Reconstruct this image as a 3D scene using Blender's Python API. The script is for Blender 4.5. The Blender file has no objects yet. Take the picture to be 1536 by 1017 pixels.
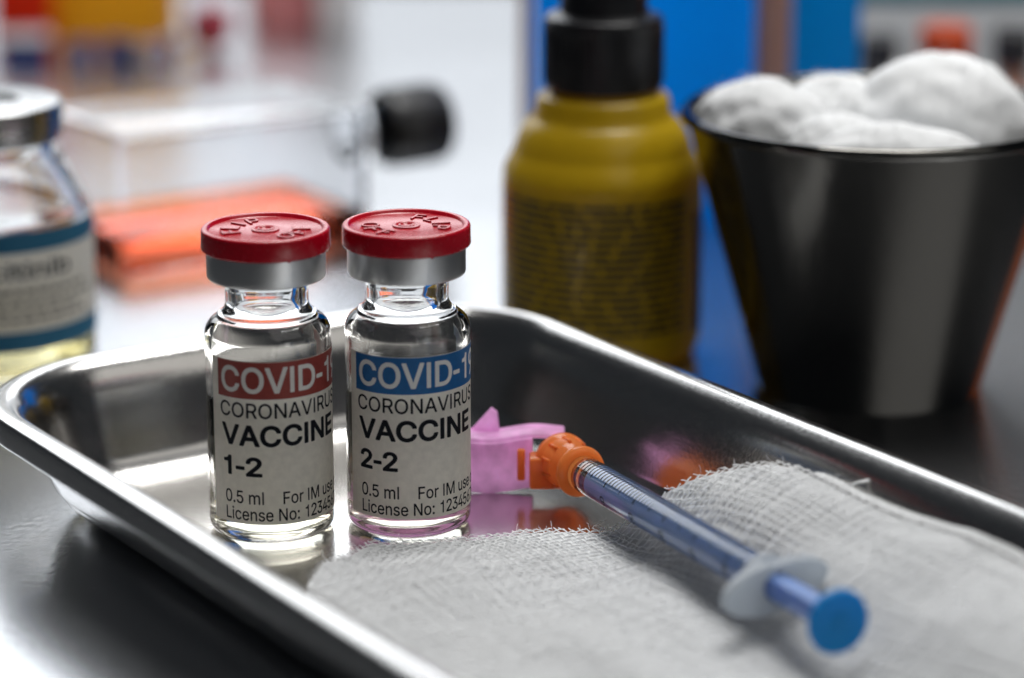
import bpy, bmesh, math, random
from mathutils import Vector, Matrix, noise
import numpy as np
random.seed(7)
SC = bpy.context.scene
COL = SC.collection
MM = 0.001
rad = math.radians

# ------------------------------------------------------------------ camera
cam = bpy.data.cameras.new("camera")
camo = bpy.data.objects.new("camera", cam)
COL.objects.link(camo)
camo.location = (0, -0.470, 0.16592)
camo.rotation_euler = (rad(90 - 16.0), 0, 0)
cam.sensor_width = 36.0
cam.lens = 101.95
cam.clip_start = 0.02
cam.clip_end = 50
cam.dof.use_dof = True
cam.dof.focus_distance = 0.487
cam.dof.aperture_fstop = 7.3
cam.dof.aperture_blades = 9
SC.camera = camo

# ------------------------------------------------------------------ world and lamps
w = bpy.data.worlds.new("World")
SC.world = w
w.use_nodes = True
bgn = w.node_tree.nodes["Background"]
bgn.inputs[0].default_value = (0.75, 0.86, 1.0, 1)
bgn.inputs[1].default_value = 0.02


def lamp(name, loc, target, sx, sy, watts, col):
    l = bpy.data.lights.new(name, "AREA")
    l.shape = "RECTANGLE"
    l.size = sx
    l.size_y = sy
    l.energy = watts
    l.color = col
    o = bpy.data.objects.new(name, l)
    o.location = loc
    d = Vector(target) - Vector(loc)
    o.rotation_euler = d.to_track_quat("-Z", "Y").to_euler()
    COL.objects.link(o)
    return o


lamp("window_light", (-0.31, 1.05, 0.63), (-0.25, 0, 0.25), 0.96, 0.60, 4.2, (0.93, 0.965, 1.0))
lamp("low_back_fill", (-0.31, 1.07, 0.165), (-0.31, 0, 0.165), 0.96, 0.29, 0.52, (0.91, 0.95, 1.0))  # added dim fill, stand-in for a pale wall below the window
lamp("overhead_light", (0.14, 0.26, 1.0), (0.0, 0.0, 0.0), 0.55, 0.50, 8.6, (1.0, 0.99, 0.97))
lamp("front_fill", (0.85, -0.85, 1.25), (0.0, 0.0, 0.03), 1.6, 1.1, 3.0, (1.0, 0.97, 0.92))  # added soft fill from front right, lifts labels and other camera-facing sides

SC.view_settings.view_transform = "Standard"
SC.view_settings.look = "None"
SC.view_settings.exposure = 0.58
SC.view_settings.gamma = 1.0
SC.cycles.max_bounces = 24
SC.cycles.transmission_bounces = 20
SC.cycles.glossy_bounces = 8
SC.cycles.diffuse_bounces = 4
SC.cycles.transparent_max_bounces = 16
SC.cycles.sample_clamp_indirect = 6.0
SC.cycles.blur_glossy = 0.4
SC.cycles.use_denoising = True

# ------------------------------------------------------------------ materials


def nodes(name):
    m = bpy.data.materials.new(name)
    m.use_nodes = True
    nt = m.node_tree
    return m, nt, nt.nodes["Principled BSDF"]


def add_noise_rough(nt, p, scale, lo, hi, stretch=None, coord="Object"):
    tc = nt.nodes.new("ShaderNodeTexCoord")
    n = nt.nodes.new("ShaderNodeTexNoise")
    n.inputs["Scale"].default_value = scale
    n.inputs["Detail"].default_value = 4
    if stretch:
        mp = nt.nodes.new("ShaderNodeMapping")
        mp.inputs["Scale"].default_value = stretch
        nt.links.new(tc.outputs[coord], mp.inputs[0])
        nt.links.new(mp.outputs[0], n.inputs["Vector"])
    else:
        nt.links.new(tc.outputs[coord], n.inputs["Vector"])
    mr = nt.nodes.new("ShaderNodeMapRange")
    mr.inputs[1].default_value = 0.3
    mr.inputs[2].default_value = 0.7
    mr.inputs[3].default_value = lo
    mr.inputs[4].default_value = hi
    nt.links.new(n.outputs["Fac"], mr.inputs[0])
    nt.links.new(mr.outputs[0], p.inputs["Roughness"])
    return n


def add_bump(nt, p, n, strength, dist):
    b = nt.nodes.new("ShaderNodeBump")
    b.inputs["Strength"].default_value = strength
    b.inputs["Distance"].default_value = dist
    nt.links.new(n.outputs["Fac"], b.inputs["Height"])
    nt.links.new(b.outputs[0], p.inputs["Normal"])


def mat(name, col, rough=0.5, metal=0.0, vary=0.0, scale=300, bump=0.0, stretch=None, spec=0.5):
    m, nt, p = nodes(name)
    p.inputs["Base Color"].default_value = (*col, 1)
    p.inputs["Roughness"].default_value = rough
    p.inputs["Metallic"].default_value = metal
    p.inputs["Specular IOR Level"].default_value = spec
    n = add_noise_rough(nt, p, scale, max(0.02, rough - vary), rough + vary, stretch)
    if bump:
        add_bump(nt, p, n, bump, 0.0002)
    return m


def clear(name, col, ior, rough=0.0):
    m, nt, p = nodes(name)
    p.inputs["Base Color"].default_value = (*col, 1)
    p.inputs["Roughness"].default_value = rough
    p.inputs["IOR"].default_value = ior
    p.inputs["Transmission Weight"].default_value = 1.0
    return m


def translucent(name, col, trans, rough=0.5, speck=0.0, scale=400, tcol=None, bump=0.0):
    """Diffuse sheet that also lets light through."""
    m, nt, p = nodes(name)
    out = nt.nodes["Material Output"]
    p.inputs["Base Color"].default_value = (*col, 1)
    p.inputs["Roughness"].default_value = rough
    tb = nt.nodes.new("ShaderNodeBsdfTranslucent")
    tb.inputs[0].default_value = (*(tcol or col), 1)
    mx = nt.nodes.new("ShaderNodeMixShader")
    mx.inputs[0].default_value = trans
    nt.links.new(p.outputs[0], mx.inputs[1])
    nt.links.new(tb.outputs[0], mx.inputs[2])
    nt.links.new(mx.outputs[0], out.inputs[0])
    if speck or bump:
        tc = nt.nodes.new("ShaderNodeTexCoord")
        n = nt.nodes.new("ShaderNodeTexNoise")
        n.inputs["Scale"].default_value = scale
        n.inputs["Detail"].default_value = 5
        nt.links.new(tc.outputs["Object"], n.inputs["Vector"])
        if speck:
            rp = nt.nodes.new("ShaderNodeMapRange")
            rp.inputs[1].default_value = 0.3
            rp.inputs[2].default_value = 0.7
            rp.inputs[3].default_value = 1 - speck
            rp.inputs[4].default_value = 1 + speck
            nt.links.new(n.outputs["Fac"], rp.inputs[0])
            for sock, c in ((p.inputs["Base Color"], col), (tb.inputs[0], tcol or col)):
                mu = nt.nodes.new("ShaderNodeVectorMath")
                mu.operation = "SCALE"
                mu.inputs[0].default_value = c
                nt.links.new(rp.outputs[0], mu.inputs["Scale"])
                nt.links.new(mu.outputs[0], sock)
        if bump:
            add_bump(nt, p, n, bump, 0.0003)
    return m


M = {}
M["glass"] = clear("clear_glass", (0.985, 0.99, 0.985), 1.50)
M["liquid"] = clear("pale_liquid", (1.0, 0.985, 0.90), 1.335)
M["bottle_liquid"] = clear("yellow_liquid", (1.0, 0.93, 0.62), 1.335)
M["medium"] = clear("orange_medium", (1.0, 0.38, 0.22), 1.2)
M["flask_plastic"] = clear("flask_polystyrene", (0.96, 0.965, 0.975), 1.28, 0.02)
M["barrel"] = clear("syringe_barrel_plastic", (0.97, 0.98, 0.99), 1.50, 0.10)
M["tray"] = mat("tray_steel", (0.56, 0.55, 0.535), 0.19, 1.0, 0.03, 1500, 0.10)
M["rim"] = mat("rim_steel", (0.60, 0.59, 0.575), 0.24, 1.0, 0.03, 1500, 0.06)
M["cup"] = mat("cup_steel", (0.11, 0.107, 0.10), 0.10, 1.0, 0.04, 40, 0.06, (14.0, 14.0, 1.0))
M["alu"] = mat("crimp_aluminium", (0.60, 0.61, 0.62), 0.36, 1.0, 0.06, 220, 0.10, (1.0, 1.0, 9.0))
M["chrome"] = mat("bottle_cap_metal", (0.42, 0.42, 0.42), 0.25, 1.0, 0.05, 100)
M["red"] = mat("cap_red_plastic", (0.40, 0.001, 0.012), 0.25, 0.0, 0.05, 900, 0.05)
M["black"] = mat("black_plastic", (0.006, 0.006, 0.008), 0.38, 0.0, 0.08, 200)
M["rubber"] = mat("grey_rubber", (0.10, 0.10, 0.105), 0.6)
M["black_rubber"] = mat("black_rubber", (0.008, 0.009, 0.012), 0.35)
M["ink"] = mat("black_ink", (0.005, 0.006, 0.010), 0.7, spec=0.15)
M["white_ink"] = translucent("white_ink", (0.80, 0.80, 0.78), 0.25, 0.6)
M["label"] = translucent("label_paper", (0.92, 0.895, 0.84), 0.54, 0.5, 0.055, 900, (0.90, 0.84, 0.72))
M["band_red"] = translucent("label_band_brick_red", (0.30, 0.045, 0.035), 0.30, 0.5, 0.10, 1400)
M["band_blue"] = translucent("label_band_blue", (0.002, 0.115, 0.34), 0.30, 0.5, 0.10, 1400)
M["band_teal"] = translucent("label_band_teal", (0.012, 0.13, 0.24), 0.25, 0.5)
M["grey_ink"] = translucent("grey_ink", (0.22, 0.20, 0.17), 0.3, 0.6)
M["gauze"] = translucent("gauze_cotton", (0.76, 0.77, 0.78), 0.30, 0.9, 0.06, 600, None, 0.25)
M["thread"] = translucent("gauze_thread", (0.88, 0.89, 0.90), 0.20, 0.9, 0.05, 900)
M["cotton"] = translucent("cotton_wool", (0.72, 0.73, 0.74), 0.0, 0.95, 0.03, 150, None, 0.35)
M["pink"] = translucent("pink_plastic", (0.84, 0.53, 0.79), 0.66, 0.25, 0.16, 330, (0.96, 0.68, 0.92), 0.45)
M["orange"] = translucent("orange_plastic", (0.84, 0.33, 0.11), 0.62, 0.16, 0.06, 300, (0.95, 0.40, 0.12))
M["blue_rod"] = translucent("blue_plunger_plastic", (0.29, 0.43, 0.70), 0.5, 0.16, 0.05, 300, (0.42, 0.60, 0.94))
M["blue_pad"] = translucent("blue_thumb_plastic", (0.002, 0.30, 0.68), 0.4, 0.5)
M["frost"] = translucent("frosted_plastic", (0.66, 0.70, 0.74), 0.6, 0.3)
M["mustard"] = translucent("mustard_plastic", (0.60, 0.40, 0.012), 0.3, 0.27, 0.05, 200, (0.62, 0.40, 0.012))
M["dark_print"] = mat("dark_print", (0.022, 0.016, 0.006), 0.45)
M["blue_box"] = translucent("blue_box_plastic", (0.002, 0.27, 0.88), 0.85, 0.35, 0.0, 200, (0.002, 0.55, 0.98))
M["cyan_box"] = translucent("cyan_box_plastic", (0.004, 0.32, 0.68), 0.8, 0.35, 0.0, 200, (0.004, 0.55, 0.92))
M["kraft"] = translucent("tan_card", (0.74, 0.46, 0.34), 0.6, 0.7, 0.05, 120)
M["teal"] = translucent("teal_plastic", (0.01, 0.20, 0.26), 0.3, 0.4)
M["white_plastic"] = translucent("white_plastic", (0.80, 0.80, 0.80), 0.6, 0.35)
M["dark_plastic"] = mat("dark_plastic", (0.03, 0.032, 0.036), 0.4)
M["cap_orange"] = translucent("cap_orange", (0.75, 0.10, 0.015), 0.3, 0.35)
M["box_red"] = translucent("box_orange_red", (0.72, 0.08, 0.015), 0.8, 0.5)
M["box_yellow"] = translucent("box_yellow", (0.80, 0.52, 0.06), 0.8, 0.5)
M["navy"] = translucent("navy_plastic", (0.01, 0.04, 0.24), 0.4, 0.3)
M["crimson"] = translucent("crimson_plastic", (0.45, 0.02, 0.05), 0.35, 0.3)
M["rose"] = translucent("rose_plastic", (0.65, 0.28, 0.28), 0.45, 0.4)


def table_material():
    m, nt, p = nodes("table_steel")
    p.inputs["Base Color"].default_value = (0.60, 0.61, 0.63, 1)
    p.inputs["Metallic"].default_value = 1.0
    n = add_noise_rough(nt, p, 9, 0.22, 0.28)
    tc = nt.nodes.new("ShaderNodeTexCoord")
    n2 = nt.nodes.new("ShaderNodeTexNoise")
    n2.inputs["Scale"].default_value = 700
    n2.inputs["Detail"].default_value = 3
    nt.links.new(tc.outputs["Object"], n2.inputs["Vector"])
    add_bump(nt, p, n2, 0.22, 0.0002)
    return m


M["table"] = table_material()

# ------------------------------------------------------------------ mesh helpers (all lengths in millimetres)


def link(name, me, m=None, parent=None, smooth=True):
    o = bpy.data.objects.new(name, me)
    COL.objects.link(o)
    if m is not None:
        me.materials.append(m)
    if smooth and len(me.polygons):
        me.polygons.foreach_set("use_smooth", [True] * len(me.polygons))
    if parent is not None:
        o.parent = parent
    return o


def obj(name, bm, m, parent=None, smooth=True, sharp=None):
    bmesh.ops.recalc_face_normals(bm, faces=bm.faces)
    bm.transform(Matrix.Scale(MM, 4))
    if sharp is not None:
        for e in bm.edges:
            if len(e.link_faces) == 2 and e.calc_face_angle(0) > rad(sharp):
                e.smooth = False
    me = bpy.data.meshes.new(name)
    bm.to_mesh(me)
    bm.free()
    return link(name, me, m, parent, smooth)


def tag(o, label, cat, group=None):
    o["label"] = label
    o["category"] = cat
    if group:
        o["group"] = group
    return o


def thing(name, label, cat, loc, rz=0.0, group=None):
    o = bpy.data.objects.new(name, None)
    COL.objects.link(o)
    o.empty_display_size = 0.005
    o.location = Vector(loc) * MM
    o.rotation_euler = (0, 0, rz)
    return tag(o, label, cat, group)


def lathe(bm, prof, n=96, axis="Z", mtx=None):
    """Revolve (r, z) points; r = 0 points become poles."""
    rings = []
    for r, z in prof:
        if r < 1e-6:
            rings.append([bm.verts.new((0, 0, z))])
        else:
            rings.append([bm.verts.new((r * math.cos(2 * math.pi * k / n), r * math.sin(2 * math.pi * k / n), z)) for k in range(n)])
    for a, b in zip(rings, rings[1:]):
        for k in range(n):
            k2 = (k + 1) % n
            if len(a) == 1 and len(b) == 1:
                break
            if len(a) == 1:
                bm.faces.new((a[0], b[k], b[k2]))
            elif len(b) == 1:
                bm.faces.new((a[k], b[0], a[k2]))
            else:
                bm.faces.new((a[k], a[k2], b[k2], b[k]))
    if mtx is not None:
        vs = [v for r in rings for v in r]
        bmesh.ops.transform(bm, matrix=mtx, verts=vs)


def arc(cx, cz, r, a0, a1, n):
    return [(cx + r * math.cos(rad(a0 + (a1 - a0) * i / n)), cz + r * math.sin(rad(a0 + (a1 - a0) * i / n))) for i in range(n + 1)]


def box(bm, x0, x1, y0, y1, z0, z1, bev=0.0, seg=2, mtx=None):
    r = bmesh.ops.create_cube(bm, size=1)
    vs = r["verts"]
    bmesh.ops.scale(bm, vec=(x1 - x0, y1 - y0, z1 - z0), verts=vs)
    bmesh.ops.translate(bm, vec=((x0 + x1) / 2, (y0 + y1) / 2, (z0 + z1) / 2), verts=vs)
    if bev:
        es = list({e for v in vs for e in v.link_edges})
        g = bmesh.ops.bevel(bm, geom=es, offset=bev, segments=seg, affect="EDGES", profile=0.5)
        vs = list({v for f in g["faces"] for v in f.verts} | {v for v in vs if v.is_valid})
    if mtx is not None:
        bmesh.ops.transform(bm, matrix=mtx, verts=[v for v in vs if v.is_valid])
    return vs


def tube(bm, pts, r, n=6, caps=True):
    """A round bar along the points."""
    pts = [Vector(p) for p in pts]
    rings = []
    up = Vector((0.123, 0.21, 1)).normalized()
    for i, p in enumerate(pts):
        d = (pts[min(i + 1, len(pts) - 1)] - pts[max(i - 1, 0)]).normalized()
        a = d.cross(up)
        if a.length < 0.05:
            a = d.cross(Vector((1, 0, 0)))
        a.normalize()
        b = d.cross(a)
        rr = r[i] if isinstance(r, (list, tuple)) else r
        rings.append([bm.verts.new(p + (a * math.cos(2 * math.pi * k / n) + b * math.sin(2 * math.pi * k / n)) * rr) for k in range(n)])
    for s, t in zip(rings, rings[1:]):
        for k in range(n):
            bm.faces.new((s[k], s[(k + 1) % n], t[(k + 1) % n], t[k]))
    if caps:
        bm.faces.new(rings[0])
        bm.faces.new(list(reversed(rings[-1])))


# ------------------------------------------------------------------ lettering: outlines of a plain grotesque
GLYPHS = {'thin': {'F': (410, ['66,3 63,8 64,504 68,505 364,504 365,500 365,460 362,455 128,455 122,452 122,276 128,273 338,273 341,268 341,228 336,225 124,224 121,218 121,6 116,3']),
'I': (190, ['70,3 67,8 67,502 72,505 118,505 121,500 121,6 116,3']),
'L': (393, ['66,3 63,8 63,502 68,505 118,505 121,500 122,56 128,53 354,53 357,48 357,6 352,3']),
'O': (533, ['254,-2 234,-1 212,4 182,14 154,28 125,48 111,62 90,89 73,118 62,146 51,184 45,220 45,288 54,334 62,362 72,387 94,425 111,446 126,461 152,480 180,494 208,504 240,511 294,511 326,504 338,500 378,482 403,464 431,436 444,418 461,390 472,362 483,324 489,266 487,212 483,184 474,152 461,118 446,94 429,70 402,43 376,25 352,14 328,6 298,-1 284,-1 276,-3', '243,50 288,49 314,56 326,60 346,69 364,81 391,108 409,136 416,152 424,174 433,216 433,290 431,306 422,342 414,363 402,384 386,407 368,425 352,436 328,448 310,454 288,459 246,459 222,454 204,448 184,438 166,425 147,406 134,389 119,362 112,342 101,292 99,242 103,202 112,166 128,130 149,100 162,87 182,72 202,62 226,54']),
'P': (445, ['66,3 63,8 64,504 68,505 244,505 278,501 306,494 338,478 352,469 374,446 390,418 401,386 405,352 403,324 398,300 384,264 367,240 347,222 334,214 315,204 290,196 264,191 236,191 228,189 124,188 121,182 121,6 116,3', '124,238 230,237 238,239 256,239 290,248 314,263 330,280 340,300 347,320 347,374 339,400 323,424 297,444 272,452 258,455 124,454 121,448 121,244'])},
'reg': {'.': (188, ['84,-12 65,-4 50,12 41,32 41,50 50,70 65,86 84,94 102,95 128,84 138,75 146,60 149,48 149,34 146,24 138,8 129,-2 116,-8 102,-13']),
'0': (412, ['192,-14 176,-13 150,-6 124,6 104,18 81,40 54,80 38,122 32,142 25,174 21,206 21,246 19,254 21,262 21,302 25,334 31,364 42,398 64,444 70,455 84,471 104,490 122,502 152,516 180,523 232,523 260,516 270,512 290,502 308,490 329,472 350,442 372,396 382,360 389,328 393,290 393,216 391,210 389,180 382,148 372,112 354,72 346,58 331,38 310,19 296,10 262,-6 238,-13 218,-15', '187,60 224,59 238,64 258,75 279,96 295,124 300,140 309,174 315,218 315,288 313,308 308,338 294,386 278,415 262,431 252,438 241,444 220,451 194,451 172,444 156,435 136,415 128,402 118,383 110,358 103,330 97,280 97,230 101,192 110,150 120,122 138,91 150,79 166,67']),
'1': (390, ['210,-8 205,-4 203,2 203,354 198,357 94,358 90,360 87,366 87,408 90,414 94,416 144,424 180,439 204,466 216,506 222,515 228,517 268,517 274,514 277,506 277,0 274,-6 268,-9']),
'2': (412, ['42,-8 38,-6 35,0 35,44 38,52 195,222 233,260 272,310 284,332 291,356 291,386 284,408 277,420 266,431 248,442 238,446 218,451 190,451 176,448 160,442 148,435 131,418 122,400 118,388 115,362 110,355 104,353 44,354 40,356 37,362 39,368 39,388 44,410 50,428 60,448 70,463 97,490 138,512 160,519 186,523 226,523 250,519 272,512 296,500 321,482 338,464 346,452 359,428 364,412 369,388 369,360 362,326 358,314 344,286 309,236 271,192 159,76 154,66 370,64 374,62 377,56 376,-2 372,-7 366,-9']),
'3': (412, ['174,-14 130,-6 84,16 70,25 45,50 33,70 24,90 18,110 17,130 20,136 26,139 90,138 94,136 96,132 102,112 108,100 120,84 146,68 188,57 228,61 250,68 270,79 288,97 294,110 301,136 299,166 288,192 283,200 267,216 252,226 226,235 202,239 138,239 132,242 129,248 129,298 132,306 245,434 248,442 48,444 44,446 41,452 42,510 46,515 52,517 352,516 356,514 359,508 359,462 356,454 221,300 222,298 224,297 242,297 268,292 300,279 330,259 347,242 354,232 368,208 381,164 381,124 370,88 358,64 347,48 324,25 298,8 262,-6 234,-13 220,-15']),
'4': (412, ['260,-8 256,-6 253,0 253,92 250,97 22,97 14,100 11,106 11,156 14,164 216,506 221,514 228,517 290,517 296,514 298,510 298,506 108,182 104,174 105,172 252,172 253,176 254,318 256,322 262,325 320,325 328,322 331,316 332,172 336,171 392,171 398,168 401,162 401,108 398,100 390,97 334,97 331,94 331,2 328,-6 320,-9']),
'5': (412, ['178,-14 156,-10 126,-1 96,16 80,27 68,39 52,62 38,92 33,112 33,128 35,132 42,137 104,136 109,132 116,108 128,89 143,76 156,68 178,60 192,57 228,61 240,65 259,76 282,100 292,120 299,146 299,176 297,188 288,214 267,242 244,259 236,262 218,267 208,269 192,269 162,264 140,257 110,239 92,239 86,241 56,243 42,248 40,252 39,260 68,510 72,515 78,517 346,516 351,512 353,506 353,452 350,446 346,444 144,443 138,440 125,332 126,321 130,321 154,332 178,339 192,341 230,341 272,330 300,316 314,307 338,283 352,262 366,234 372,216 377,198 377,186 379,180 379,140 366,92 356,72 342,49 317,24 288,5 252,-8 212,-15']),
'6': (412, ['194,-14 178,-13 150,-6 122,5 88,29 70,49 56,72 48,90 41,112 37,134 37,156 35,162 39,198 44,216 60,260 78,294 126,368 224,513 232,517 300,517 306,514 308,510 308,506 304,498 183,320 242,321 276,312 312,294 322,287 342,267 352,252 362,232 373,200 377,176 377,138 375,124 364,88 354,68 335,40 311,18 298,10 274,-3 252,-10 228,-15', '189,58 220,57 244,64 261,74 277,90 286,104 294,124 299,142 299,170 297,182 292,198 280,220 262,239 254,244 244,250 228,255 216,257 196,257 180,254 160,246 150,239 132,221 120,198 115,184 113,170 113,148 116,130 124,108 135,90 149,76 174,62']),
'7': (412, ['76,-8 71,-4 70,3 289,440 288,442 284,443 40,444 36,446 33,452 33,506 35,512 38,515 44,517 368,517 374,515 379,508 378,446 152,-4 144,-9']),
'8': (412, ['180,-14 132,-4 89,16 72,29 49,54 37,74 30,92 25,112 25,156 34,190 46,214 62,235 74,246 106,266 106,268 85,282 73,294 62,310 48,340 43,360 43,374 41,380 45,410 54,436 64,457 89,484 120,504 142,514 184,523 226,523 252,519 274,512 302,498 315,490 341,464 348,455 362,426 369,398 369,364 360,330 352,314 339,294 326,281 306,268 306,266 340,245 355,230 368,210 380,184 386,162 389,150 389,126 382,92 370,66 353,42 338,27 328,20 296,2 280,-4 254,-11 228,-15', '191,58 218,57 244,62 262,68 279,78 292,91 296,96 302,108 309,132 309,144 306,158 300,176 289,192 279,202 258,216 232,224 214,227 180,225 164,220 150,214 136,205 121,190 110,172 103,148 103,130 110,108 116,95 132,79 146,69 160,64', '195,298 212,297 226,299 254,310 262,315 276,329 288,354 291,368 291,382 286,404 280,416 265,434 240,446 218,451 192,451 170,446 154,438 141,428 126,404 121,384 121,368 124,354 130,338 139,324 154,312 166,306 184,300']),
':': (188, ['84,-12 65,-4 50,12 41,32 41,50 50,70 65,86 84,94 102,95 128,84 138,75 146,60 149,48 149,34 146,24 138,8 129,-2 116,-8 102,-13', '84,264 76,266 64,272 52,284 41,308 42,326 50,346 64,360 82,369 110,368 120,364 134,355 138,350 146,334 149,324 148,306 146,298 140,286 126,272 114,266 102,263']),
'A': (480, ['14,-8 9,-4 8,2 193,510 196,514 202,517 274,517 280,515 283,512 288,500 468,10 471,2 469,-4 466,-7 460,-9 398,-9 390,-6 382,12 344,118 339,130 336,133 146,133 142,132 138,126 100,18 90,-6 82,-9', '169,208 306,207 310,208 311,210 268,332 240,422 238,422 236,416 200,304 170,216']),
'C': (510, ['250,-14 230,-13 208,-8 178,2 146,18 117,38 97,58 80,81 63,110 50,142 39,180 33,216 33,246 31,254 33,262 33,292 42,338 50,366 60,391 84,433 97,450 118,471 144,490 176,506 204,516 236,523 294,523 328,516 358,506 392,488 419,468 440,445 455,422 468,394 478,364 481,352 480,346 478,342 472,339 410,339 404,341 400,346 398,354 391,374 382,390 373,402 358,417 342,428 326,436 308,442 286,447 250,447 226,442 208,436 190,426 170,411 155,396 144,380 130,354 124,338 117,312 111,262 113,220 124,170 133,146 144,128 159,108 172,95 190,82 206,74 232,65 250,61 278,61 302,65 324,72 344,82 364,97 384,122 394,142 400,161 406,166 472,167 478,164 481,156 466,108 454,86 431,52 420,41 403,28 380,14 360,3 332,-6 304,-13 290,-13 284,-15']),
'F': (410, ['58,-8 53,-4 51,2 51,506 53,512 56,515 62,517 366,517 372,515 377,508 377,454 375,448 370,444 138,443 134,442 134,286 138,285 346,284 350,282 353,276 353,222 350,216 342,213 134,212 133,208 132,-2 130,-6 124,-9']),
'I': (190, ['62,-8 57,-4 55,2 55,508 58,514 64,517 124,517 130,514 133,506 133,0 130,-6 124,-9']),
'L': (393, ['58,-8 53,-4 51,2 51,508 54,514 60,517 124,517 130,514 133,506 133,68 138,65 362,64 366,62 369,56 369,0 366,-6 358,-9']),
'M': (628, ['58,-8 53,-4 51,2 51,506 54,514 62,517 150,517 156,515 159,512 288,182 314,105 316,106 318,112 346,194 469,512 472,515 478,517 564,517 572,514 575,506 575,2 572,-6 564,-9 504,-9 498,-6 495,0 496,373 494,372 492,366 462,284 352,4 347,-6 338,-9 286,-9 279,-4 164,284 138,356 132,372 130,373 129,0 126,-6 120,-9']),
'N': (523, ['58,-8 53,-4 51,2 51,506 54,514 62,517 134,517 142,514 342,200 388,124 390,123 391,508 394,514 400,517 460,517 468,514 471,506 471,2 468,-6 460,-9 390,-9 380,-5 196,284 138,382 132,392 130,393 131,334 133,324 133,0 130,-6 124,-9']),
'O': (533, ['250,-14 230,-13 208,-8 178,2 146,18 117,38 101,54 80,81 63,110 50,142 39,180 33,216 33,246 31,254 33,262 33,292 42,338 50,366 60,391 84,433 101,454 118,471 144,490 176,506 204,516 236,523 298,523 330,516 342,512 358,506 386,492 411,474 441,444 454,426 473,394 484,366 495,328 501,270 499,208 495,180 486,148 471,110 456,86 439,62 410,33 384,15 356,2 332,-6 302,-13 288,-13 282,-15', '247,62 284,61 310,68 338,79 356,91 381,116 399,144 412,178 421,220 421,286 419,302 410,338 402,359 392,376 376,399 360,415 344,426 324,436 306,442 284,447 250,447 226,442 208,436 192,428 174,415 157,398 144,381 131,358 124,338 113,288 111,246 115,206 124,170 138,138 159,108 170,97 190,82 206,74 230,66']),
'P': (445, ['58,-8 53,-4 51,2 51,506 53,512 56,515 62,517 248,517 282,513 310,506 346,488 360,479 384,454 402,422 413,390 417,356 415,320 410,296 404,278 394,256 377,232 355,212 342,204 319,192 294,184 268,179 240,179 232,177 134,176 133,172 132,-2 130,-6 124,-9', '134,250 226,249 234,251 252,251 286,260 306,273 320,288 328,304 335,326 334,372 327,396 313,416 292,432 268,440 254,443 134,442 133,438 133,254']),
'R': (449, ['58,-8 53,-4 51,2 51,506 53,512 56,515 62,517 248,517 254,515 272,515 290,512 322,502 340,494 366,477 383,460 394,442 405,422 412,400 417,372 417,334 413,306 406,286 394,262 386,250 371,232 350,218 328,206 327,204 427,20 434,4 433,-4 430,-7 424,-9 356,-9 347,-6 246,182 242,189 238,190 232,189 138,189 134,188 132,-2 130,-6 124,-9', '134,264 246,263 274,268 292,274 306,281 321,296 329,308 335,330 337,344 337,362 332,386 328,398 319,412 306,425 294,433 278,438 256,443 134,442 133,438 133,268']),
'S': (447, ['196,-16 154,-9 134,-2 104,12 81,28 58,54 38,94 31,124 31,136 34,142 42,145 106,144 110,142 112,138 118,112 122,104 138,85 150,76 166,68 198,59 216,57 236,57 262,61 278,66 292,72 316,89 328,106 336,126 337,150 334,158 328,170 319,180 294,197 256,210 186,230 150,242 122,254 82,281 66,299 52,324 45,348 45,366 43,372 45,378 45,396 56,430 68,452 75,462 94,481 114,494 135,506 156,514 176,519 204,523 250,523 278,519 312,508 336,496 357,482 381,458 396,432 407,400 409,380 406,372 398,369 336,370 330,375 326,392 314,414 304,425 294,432 280,440 266,445 230,451 214,451 196,448 170,440 149,428 141,420 130,404 125,394 123,368 128,352 131,346 146,331 156,324 172,316 204,304 276,284 312,272 348,254 366,243 386,225 398,208 408,188 415,162 415,114 408,90 394,62 382,45 360,23 350,16 308,-4 276,-13 248,-17']),
'U': (517, ['224,-14 194,-8 164,2 140,14 110,35 93,52 78,76 66,100 58,122 53,148 53,168 51,176 52,510 56,515 62,517 122,517 128,514 130,510 131,184 135,148 145,122 166,93 194,74 224,63 240,61 278,61 294,64 314,70 328,76 340,84 361,104 374,126 380,144 385,168 385,508 388,514 394,517 458,516 463,512 465,506 465,152 458,120 452,102 436,70 425,54 402,31 366,7 338,-4 292,-15']),
'V': (480, ['202,-8 198,-6 196,-2 10,502 10,511 14,515 20,517 84,517 91,512 210,180 240,87 243,88 274,186 387,510 390,514 396,517 465,516 468,514 471,508 464,488 287,0 283,-6 276,-9']),
'c': (396, ['206,-16 178,-15 158,-10 136,-2 116,7 90,25 77,38 62,57 38,106 31,134 27,162 27,216 38,270 46,289 62,319 77,338 90,351 122,372 134,378 158,386 178,391 238,391 276,380 304,366 324,353 335,342 354,316 366,290 369,282 368,276 365,270 360,268 310,255 304,255 296,259 288,276 280,288 266,303 256,310 242,316 224,321 190,321 168,314 160,310 140,294 124,272 116,256 107,224 105,208 105,164 116,120 128,97 140,82 152,71 168,62 194,55 218,55 232,57 246,62 264,72 282,89 290,102 297,120 302,124 306,125 364,110 369,106 371,100 365,82 352,58 344,46 321,22 311,14 284,0 258,-10 220,-17']),
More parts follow.
